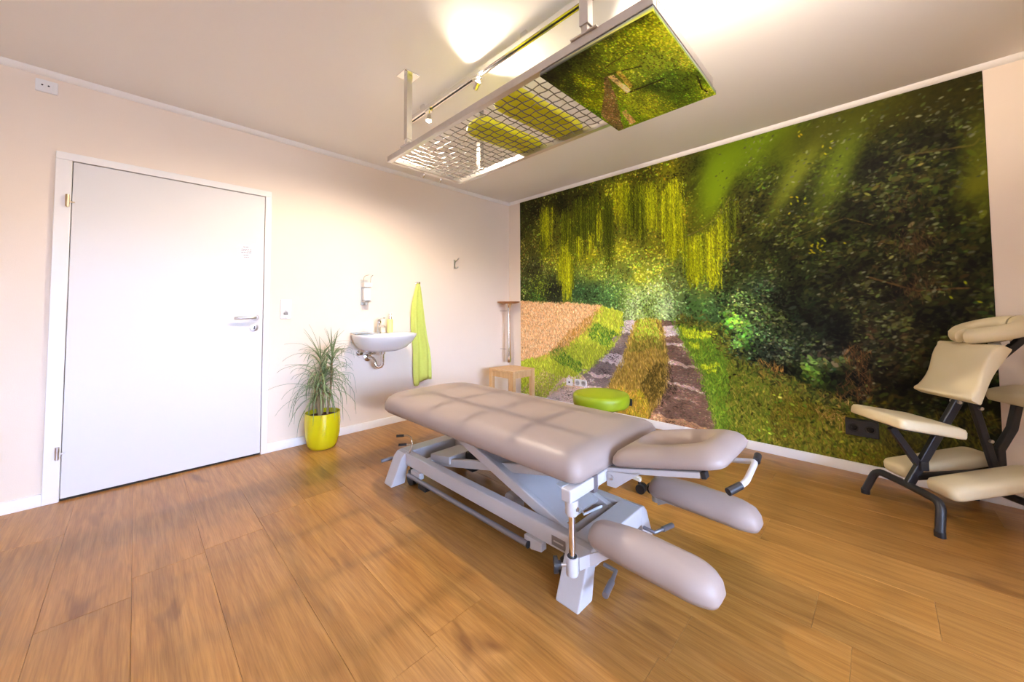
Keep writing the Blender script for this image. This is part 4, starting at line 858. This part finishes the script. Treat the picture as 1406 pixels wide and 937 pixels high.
for s in (-1, 1):
    m_ = MB()
    m_.bar(HM @ Vector((s*.170, -.025, -.012)), HM @ Vector((s*.170, .345, -.012)), .03, .020, HM.to_3x3() @ Vector((0, 0, 1))).build('head_rail', WHITEM, T, bevel=.003)
    m_ = MB(); m_.bar(HM @ Vector((s*.170, .346, -.012)), HM @ Vector((s*.170, .362, -.012)), .032, .022, HM.to_3x3() @ Vector((0, 0, 1))).build('end_cap', BLACKP, T, bevel=.002)
    MB().prism([(-2.662, Zb-.005), (-2.662, Zb-.060), (-2.700, Zb-.058), (-2.80, Zb-.004+.030), (-2.78, Zb+.018)], HC+s*.190-.004, HC+s*.190+.004, 'x').build('hinge_plate', WHITEM, T, bevel=.001)
    MB().lathe([(0, 0), (.010, 0), (.010, .006), (0, .007)], n=14, M=Matrix.Translation((HC+s*.1945, -2.682, Zb-.022)) @ Matrix.Rotation(s*math.pi/2, 4, 'Y')).build('pivot_bolt', STEEL, T, smooth=40)
hd = MB().tube(fil([HM @ Vector(p) for p in ((-.02, .30, -.014), (-.02, .462, -.020), (.145, .466, -.034), (.172, .452, -.040))], .02, 4), .0095, 12).build('head_handle', WHITEM, T, smooth=60)
MB().tube([HM @ Vector(p) for p in ((.168, .4545, -.039), (.212, .428, -.046))], .012, 14).build('grip', BLACKP, hd, smooth=40)
MB().tube([HM @ Vector(p) for p in ((-.022, .464, -.020), (-.066, .462, -.012))], .012, 14).build('grip', BLACKP, hd, smooth=40)
# arm rests on chrome posts
for s, nm in ((-1, 'near'), (1, 'far')):
    ax = XC+s*.252; px_ = XC+s*.352
    Pa = outline([(ax-.046, -3.100), (ax+.046, -3.100), (ax+.080, -3.035), (ax+.082, -2.80), (ax+.050, -2.656), (ax-.050, -2.656), (ax-.082, -2.80), (ax-.080, -3.035)], [.03, .03, .04, .09, .05, .05, .09, .04], 6)
    def arch(p): return Vector((p.x, p.y, p.z-.018*((p.y+2.87)/.26)**2*(1 if p.y < -2.87 else .4)))
    cushion(Pa, [(.026, .256), (.008, .260), (.000, .278), (.005, .302), (.018, .322), (.040, .334)], crown=.010, warp=arch).build('arm_pad', TAUPE, T, smooth=180)
    MB().tube([(px_, -2.642, Zb-.052), (px_, -2.642, .170)], .0115, 18).build('arm_post', CHROME, T, smooth=40)
    MB().lathe([(0, Zb-.100), (.018, Zb-.100), (.024, Zb-.092), (.024, Zb-.0455), (0, Zb-.0455)], (px_, -2.642, 0), 22).build('post_socket', WHITEM, T, smooth=40)
    MB().lathe([(0, 0), (.008, 0), (.008, .004), (0, .005)], n=14, M=Matrix.Translation((px_, -2.6655, Zb-.072)) @ Matrix.Rotation(math.pi/2, 4, 'X')).build('pivot_bolt', STEEL, T, smooth=40)
    cl = MB().lathe([(.0125, .165), (.021, .165), (.0225, .170), (.0225, .222), (.021, .227), (.0165, .227)], (px_, -2.642, 0), 24).build('clamp_collar', WHITEM, T, smooth=40)
    MB().lathe([(.0118, .222), (.0175, .222), (.0175, .229), (.0118, .229)], (px_, -2.642, 0), 20).build('rubber_ring', BLACKP, cl, smooth=40)
    kd = lambda q: (px_+s*.7*q, -2.642+.714*q, .198)
    kn = MB().tube([kd(.020), kd(.042)], .006, 10).build('clamp_screw', STEEL, cl, smooth=40)
    kb = MB().tube([kd(.040), kd(.052)], .014, 14); kb.tube([kd(.052), kd(.066)], .027, 18)
    kb.build('clamp_knob', BLACKP, cl, smooth=40)
    mb = MB(); a0, b0 = (px_-s*.018, -2.655), (ax-s*.02, -2.72)
    z0, z1 = .178, .222
    V = [(px_-s*.015, -2.66, z0), (px_-s*.015, -2.66, z1), (px_-s*.06, -2.675, z1), (px_-s*.06, -2.675, z0), (ax+s*.01, -2.74, z1+.030), (ax+s*.01, -2.74, z0+.045), (ax+s*.01, -2.83, z1+.032), (ax+s*.01, -2.83, z1+.024)]
    mb.add(V, [(0, 1, 2, 3), (3, 2, 4, 5), (5, 4, 6, 7)]); o = mb.build('arm_bracket', WHITEM, T); sm = o.modifiers.new('thick', 'SOLIDIFY'); sm.thickness = .005; sm.offset = 0
    MB().box(ax-.05, ax+.05, -2.90, -2.72, .247, .2555).build('arm_board', WHITEM, T, bevel=.002)
# base: rails, end beams with splayed feet
for s in (-1, 1):
    x0 = XC+s*.195; MB().box(x0-.025, x0+.025, -2.540, -1.250, .115, .190).build('base_rail', WHITEM, T, bevel=.006, seg=3)
for ya, yb in ((-1.252, -1.155), (-2.640, -2.535)):
    MB().box(XC-.20, XC+.20, ya, yb, .110, .192).build('end_beam', WHITEM, T, bevel=.006, seg=3)
    for s in (-1, 1):
        Pf = [(XC+s*.199, .110), (XC+s*.199, .192), (XC+s*.225, .186), (XC+s*.250, .160), (XC+s*.318, .0), (XC+s*.222, .0), (XC+s*.205, .090)]
        MB().prism(Pf, ya, yb, 'y').build('foot', WHITEM, T, bevel=.006, seg=3)
MB().box(XC-.222, XC-.2205, -2.515, -2.445, .127, .165).build('type_plate', mat('grey_type_plate', (.22, .21, .21), .4, .5), T)
MB().box(XC-.2225, XC-.2220, -2.505, -2.455, .143, .149).build('plate_line', mat('plate_light', (.50, .48, .47), .5), T)
# scissor lift
for s in (-1, 1):
    x0 = XC+s*.150
    MB().bar((x0, -1.74, .385), (x0, -2.55, .135), .030, .050).build('lift_arm', WHITEM, T, bevel=.005)
    x1 = XC+s*.105; MB().bar((x1, -2.50, .400), (x1, -1.42, .150), .026, .046).build('lift_arm', WHITEM, T, bevel=.005)
mp = MB(); V = [Vector((XC+sx_*.132, y, z)) for y, z in ((-1.86, .362), (-2.45, .180)) for sx_ in (-1, 1)]
mp.add(V, [(0, 1, 3, 2)]); o = mp.build('lift_plate', WHITEM, T); sm = o.modifiers.new('thick', 'SOLIDIFY'); sm.thickness = .012; sm.offset = 0
MB().tube([(XC-.17, -2.49, .158), (XC+.17, -2.49, .158)], .018, 16).build('pivot_tube', WHITEM, T, smooth=40)
MB().tube([(XC-.17, -1.76, .380), (XC+.17, -1.76, .380)], .016, 16).build('pivot_tube', WHITEM, T, smooth=40)
MB().box(XC-.165, XC+.165, -1.43, -1.38, .125, .170).build('slide_bar', WHITEM, T, bevel=.004)
MB().prism([(-1.60, .23), (-1.40, .20), (-1.40, .155), (-1.60, .185)], XC-.13, XC+.09, 'x').build('lift_link', WHITEM, T, bevel=.005)
MB().bar((XC+.02, -1.46, .165), (XC+.02, -1.98, .300), .055, .055).build('actuator', BLACKP, T, bevel=.010)
MB().bar((XC+.02, -1.98, .300), (XC+.02, -2.15, .345), .024, .024).build('actuator_rod', STEEL, T, bevel=.004)
MB().box(XC-.05, XC+.10, -1.72, -1.60, .15, .175).build('motor_cage', BLACKP, T, bevel=.006)
MB().box(XC+.02, XC+.13, -2.32, -2.10, .205, .240).build('control_box', mat('light_grey_plastic', (.62, .62, .64), .45), T, bevel=.006)
MB().lathe([(0, 0), (.045, 0), (.052, .01), (.052, .05), (.04, .06), (0, .06)], n=24, M=Matrix.Translation((XC-.09, -2.07, .115)) @ Matrix.Rotation(math.pi/2, 4, 'Y')).build('motor_housing', mat('light_grey_plastic', (.62, .62, .64), .45), T, smooth=40)
MB().tube([(XC+.05, -2.3, .21), (XC+.03, -2.40, .19), (XC-.02, -2.47, .18), (XC+.08, -2.50, .19)], .006, 8).build('cable', mat('light_grey_plastic', (.62, .62, .64), .45), T, smooth=60)
# foot-control bars along both sides, brake levers, casters
for s in (-1, 1):
    xb = XC+s*.245
    MB().tube([(xb, -1.33, .082), (xb, -2.33, .088)], .0125, 14).build('foot_bar', GREYM, T, smooth=40)
    MB().tube([(xb, -2.331, .088), (xb, -2.337, .088)], .0145, 14).build('bar_cap', BLACKP, T, smooth=40)
    for ya in (-1.44, -2.40): MB().prism([(ya, .115), (ya+.10, .115), (ya+.10, .092), (ya+.06, .066), (ya, .078)], xb+.01 if s < 0 else xb-.045, xb+.045 if s < 0 else xb-.01, 'x').build('bar_bracket', WHITEM, T, bevel=.003)
    MB().box(xb-.012, xb+.03, -1.54, -1.46, .045, .072).build('pedal_switch', BLACKP, T, bevel=.004)
    for ya in (-1.290, -2.500):
        cs = MB().tube([(XC+s*.195, ya, .114), (XC+s*.195, ya, .085)], .012, 12).build('caster', BLACKP, T, smooth=40)
        MB().box(XC+s*.195-.018, XC+s*.195+.018, ya-.022, ya+.022, .060, .086).build('caster_fork', BLACKP, cs, bevel=.006)
        for q in (-1, 1): MB().tube([(XC+s*.195+q*.008, ya-.012, .037), (XC+s*.195+q*.022, ya-.012, .037)], .037, 24).build('wheel', BLACKP, cs, smooth=40)
for ya, sg in ((-1.13, 1), (-2.68, -1)):
    for s in (-1, 1):
        lv = MB().tube([(XC+s*.17, ya-sg*.02, .120), (XC+s*.17, ya+sg*.03, .118), (XC+s*.23, ya+sg*.045, .114)], .008, 10).build('brake_lever', GREYM, T, smooth=60)
        MB().tube([(XC+s*.225, ya+sg*.044, .1145), (XC+s*.295, ya+sg*.058, .110)], .0115, 14).build('grip', GREYM, lv, smooth=40)
# tall wire lever with two black grips by the rear near foot
lv = MB().tube([(-2.185, -1.262, .125), (-2.190, -1.266, .150), (-2.178, -1.275, .205), (-2.170, -1.284, .250), (-2.173, -1.270, .288), (-2.185, -1.250, .296), (-2.205, -1.235, .297)], .0048, 10).build('height_lever', mat('nickel_rod', (.60, .54, .46), .25, .9), T, smooth=60)
MB().tube([(-2.203, -1.236, .297), (-2.238, -1.205, .295)], .0085, 12).build('grip', BLACKP, lv, smooth=40)
MB().tube([(-2.172, -1.282, .243), (-2.198, -1.255, .243)], .0045, 8).build('lever_branch', mat('nickel_rod', (.60, .54, .46), .25, .9), lv, smooth=60)
MB().tube([(-2.196, -1.257, .243), (-2.232, -1.222, .241)], .0085, 12).build('grip', BLACKP, lv, smooth=40)

# ================================================================ MASSAGE CHAIR (local: x to the rear, y to the far side)
Q = empty('massage_chair', (-.525, -3.49, 0), 'cream upholstered kneeling massage chair with black steel frame by the wall', 'massage chair', rz=math.atan2(-.786, .618), local=True)
def ctube(P, name, w=.030, par=Q):
    """rectangular-ish steel tube with rounded edges"""
    return MB().tube(P, w/2*1.12, 8).build(name, BLACKM, par, smooth=50)
fb = ctube(fil([(0, .215, .018), (.040, .185, .150), (.050, 0, .150), (.040, -.185, .150), (0, -.215, .018)], .045), 'front_foot_bar', .034)
rb = ctube(fil([(.560, .20, .018), (.520, .175, .120), (.510, 0, .120), (.520, -.175, .120), (.560, -.20, .018)], .05), 'rear_foot_bar', .034)
for b_, xs in ((fb, (0, .000)), (rb, (.560, .560))):
    for s in (-1, 1):
        yy = s*(.215 if b_ is fb else .20); xx = xs[0]
        MB().tube([(xx, yy, 0), (xx, yy, .026)], [.021, .021], 12).build('rubber_foot', BLACKP, b_, smooth=40)
MB().bar((.055, 0, .155), (.375, 0, .720), .040, .026, (0, 1, 0)).build('main_post', BLACKM, Q, bevel=.004)
MB().bar((-.02, 0, .455), (.115, 0, .245), .034, .024, (0, 1, 0)).build('seat_strut', BLACKM, Q, bevel=.004)
MB().bar((.500, 0, .12), (.380, 0, .60), .034, .024, (0, 1, 0)).build('chest_strut', BLACKM, Q, bevel=.004)
MB().bar((.495, 0, .14), (.492, 0, .36), .036, .030, (0, 1, 0)).build('rear_post', BLACKM, Q, bevel=.004)
MB().bar((.490, 0, .35), (.560, 0, .47), .036, .028, (0, 1, 0)).build('arm_post', BLACKM, Q, bevel=.004)
MB().bar((.556, 0, .46), (.590, 0, .600), .036, .028, (0, 1, 0)).build('arm_post', BLACKM, Q, bevel=.004)
MB().bar((.09, 0, .195), (.500, 0, .240), .030, .030, (0, 0, 1)).build('lower_beam', BLACKM, Q, bevel=.004)
MB().bar((.36, 0, .70), (.66, 0, .965), .036, .026, (0, 1, 0)).build('face_post', BLACKM, Q, bevel=.004)
for x_, z_ in ((.115, .255), (.30, .60), (.40, .57), (.44, .40)):
    MB().tube([(x_, -.024, z_), (x_, .024, z_)], .009, 10).build('bolt', STEEL, Q, smooth=40)
MB().box(.095, .135, -.028, -.014, .235, .285).build('latch', BLACKP, Q, bevel=.004)
def frame(o, xd, yd):
    xd = Vector(xd).normalized(); yd = Vector(yd); yd = (yd-xd*yd.dot(xd)).normalized(); zd = xd.cross(yd)
    return Matrix(((xd.x, yd.x, zd.x, o[0]), (xd.y, yd.y, zd.y, o[1]), (xd.z, yd.z, zd.z, o[2]), (0, 0, 0, 1)))
PRO = [(.014, 0), (.003, .003), (0, .016), (.001, .040), (.008, .056), (.024, .064)]
M_ = frame((.045, 0, .468), (.285, 0, -.045), (0, 1, 0))
cushion(outline([(-.155, -.168), (.150, -.168), (.165, 0), (.150, .168), (-.155, .168), (-.165, 0)], .025, 5), [(.010, 0), (.002, .003), (0, .012), (.001, .036), (.006, .048), (.020, .053)], M_, crown=.006).build('seat_pad', CREAM, Q, smooth=180)
MB().box(-.10, .10, -.10, .10, -.014, -.0005, M_).build('seat_plate', BLACKM, Q)
# chest pad with hollow sides
M_ = frame((.340, 0, .755), (0, -1, 0), (.155, 0, .285)) if False else frame((.333, 0, .762), (0, 1, 0), (.150, 0, .275))
n = 10; R0 = []
hh = .158
def side(t): return .150-.014*math.sin((t+1)/2*math.pi)**2
Pc = [(side(-1+2*i/n)*1, -hh+2*hh*i/n) for i in range(n+1)]+[(-side(1-2*i/n), hh-2*hh*i/n) for i in range(n+1)]
def hollow(p): return Vector((p.x, p.y, p.z-(.012*math.sin((p.y/hh+1)*math.pi*1.0)+.006)*(p.z > .02)))
M_ = frame((.345, 0, .755), (0, -1, 0), (.150, 0, .275))
cushion(Pc, [(.008, 0), (0, .003), (0, .050), (.004, .056), (.014, .060)], M_, crown=.003, warp=hollow).build('chest_pad', CREAM, Q, smooth=50)
# knee pads
for s in (-1, 1):
    M_ = frame((.085, s*.128, .156), (.49, s*.0, .105), (0, 1, 0))
    cushion(outline([(0, -.080), (.46, -.085), (.46, .072), (0, .080)], .045, 6), PRO, M_, crown=.006).build('knee_pad', CREAM, Q, smooth=180)
    MB().bar((.28, s*.03, .195), (.28, s*.128, .208), .028, .012).build('knee_bracket', BLACKM, Q, bevel=.002)
# arm pad
M_ = frame((.605, 0, .612), (.2, 0, .035), (0, 1, 0))
cushion(outline([(-.085, -.24), (.085, -.24), (.095, -.07), (.085, .09), (-.085, .09), (-.095, -.07)], .035, 6), PRO, M_, crown=.008).build('arm_pad', CREAM, Q, smooth=180)
# face cradle: two padded halves of a horseshoe
M_ = frame((.500, 0, .960), (.28, 0, .085), (0, 1, 0))
for s in (-1, 1):
    Po = []; Pi = []
    for k in range(15):
        a = math.radians(172-172*k/14) if s > 0 else math.radians(-172+172*k/14)
        Po.append((.150*math.cos(a)*1.12, .146*math.sin(a))); Pi.append((.058*math.cos(a)*1.1+.008, .050*math.sin(a)))
    Po = [(x, y if abs(y) > .004 else s*.004) for x, y in Po]; Pi = [(x, y if abs(y) > .004 else s*.004) for x, y in Pi]
    def cr(o_, i_, to, z): return [Vector((a[0]+(b[0]-a[0])*to, a[1]+(b[1]-a[1])*to, z)) for a, b in zip(o_, i_)]
    prof = [(.08, 0), (.0, .010), (-.02, .028), (.03, .048), (.16, .060), (.38, .066), (.62, .066), (.84, .058), (.97, .044), (1.02, .026), (1.0, .010), (.92, 0)]
    sec = []
    for k in range(15): sec.append([Vector((Po[k][0]+(Pi[k][0]-Po[k][0])*t, Po[k][1]+(Pi[k][1]-Po[k][1])*t, z)) for t, z in prof])
    # taper the two ends of each half
    def shrink(S, f): c = sum(S, Vector())/len(S); return [c+(p-c)*f for p in S]
    e0 = shrink(sec[0], .75); e1 = shrink(sec[-1], .9)
    off0 = Vector((-.012, 0, 0)); sec = [[p+off0 for p in e0]]+sec+([[p+Vector((.0, -s*.0, 0)) for p in e1]])[:0]
    MB().loft([[M_ @ p for p in S] for S in sec]).build('face_pad', CREAM, Q, smooth=60)
MB().box(-.09, .12, -.07, .07, -.014, -.001, M_).build('face_plate', BLACKM, Q, bevel=.004)
for s in (-1, 1): MB().box(-.075, -.035, s*.06-.03, s*.06+.03, -.030, -.0145, M_).build('hook_tab', mat('white_velcro', (.7, .68, .64), .9), Q)
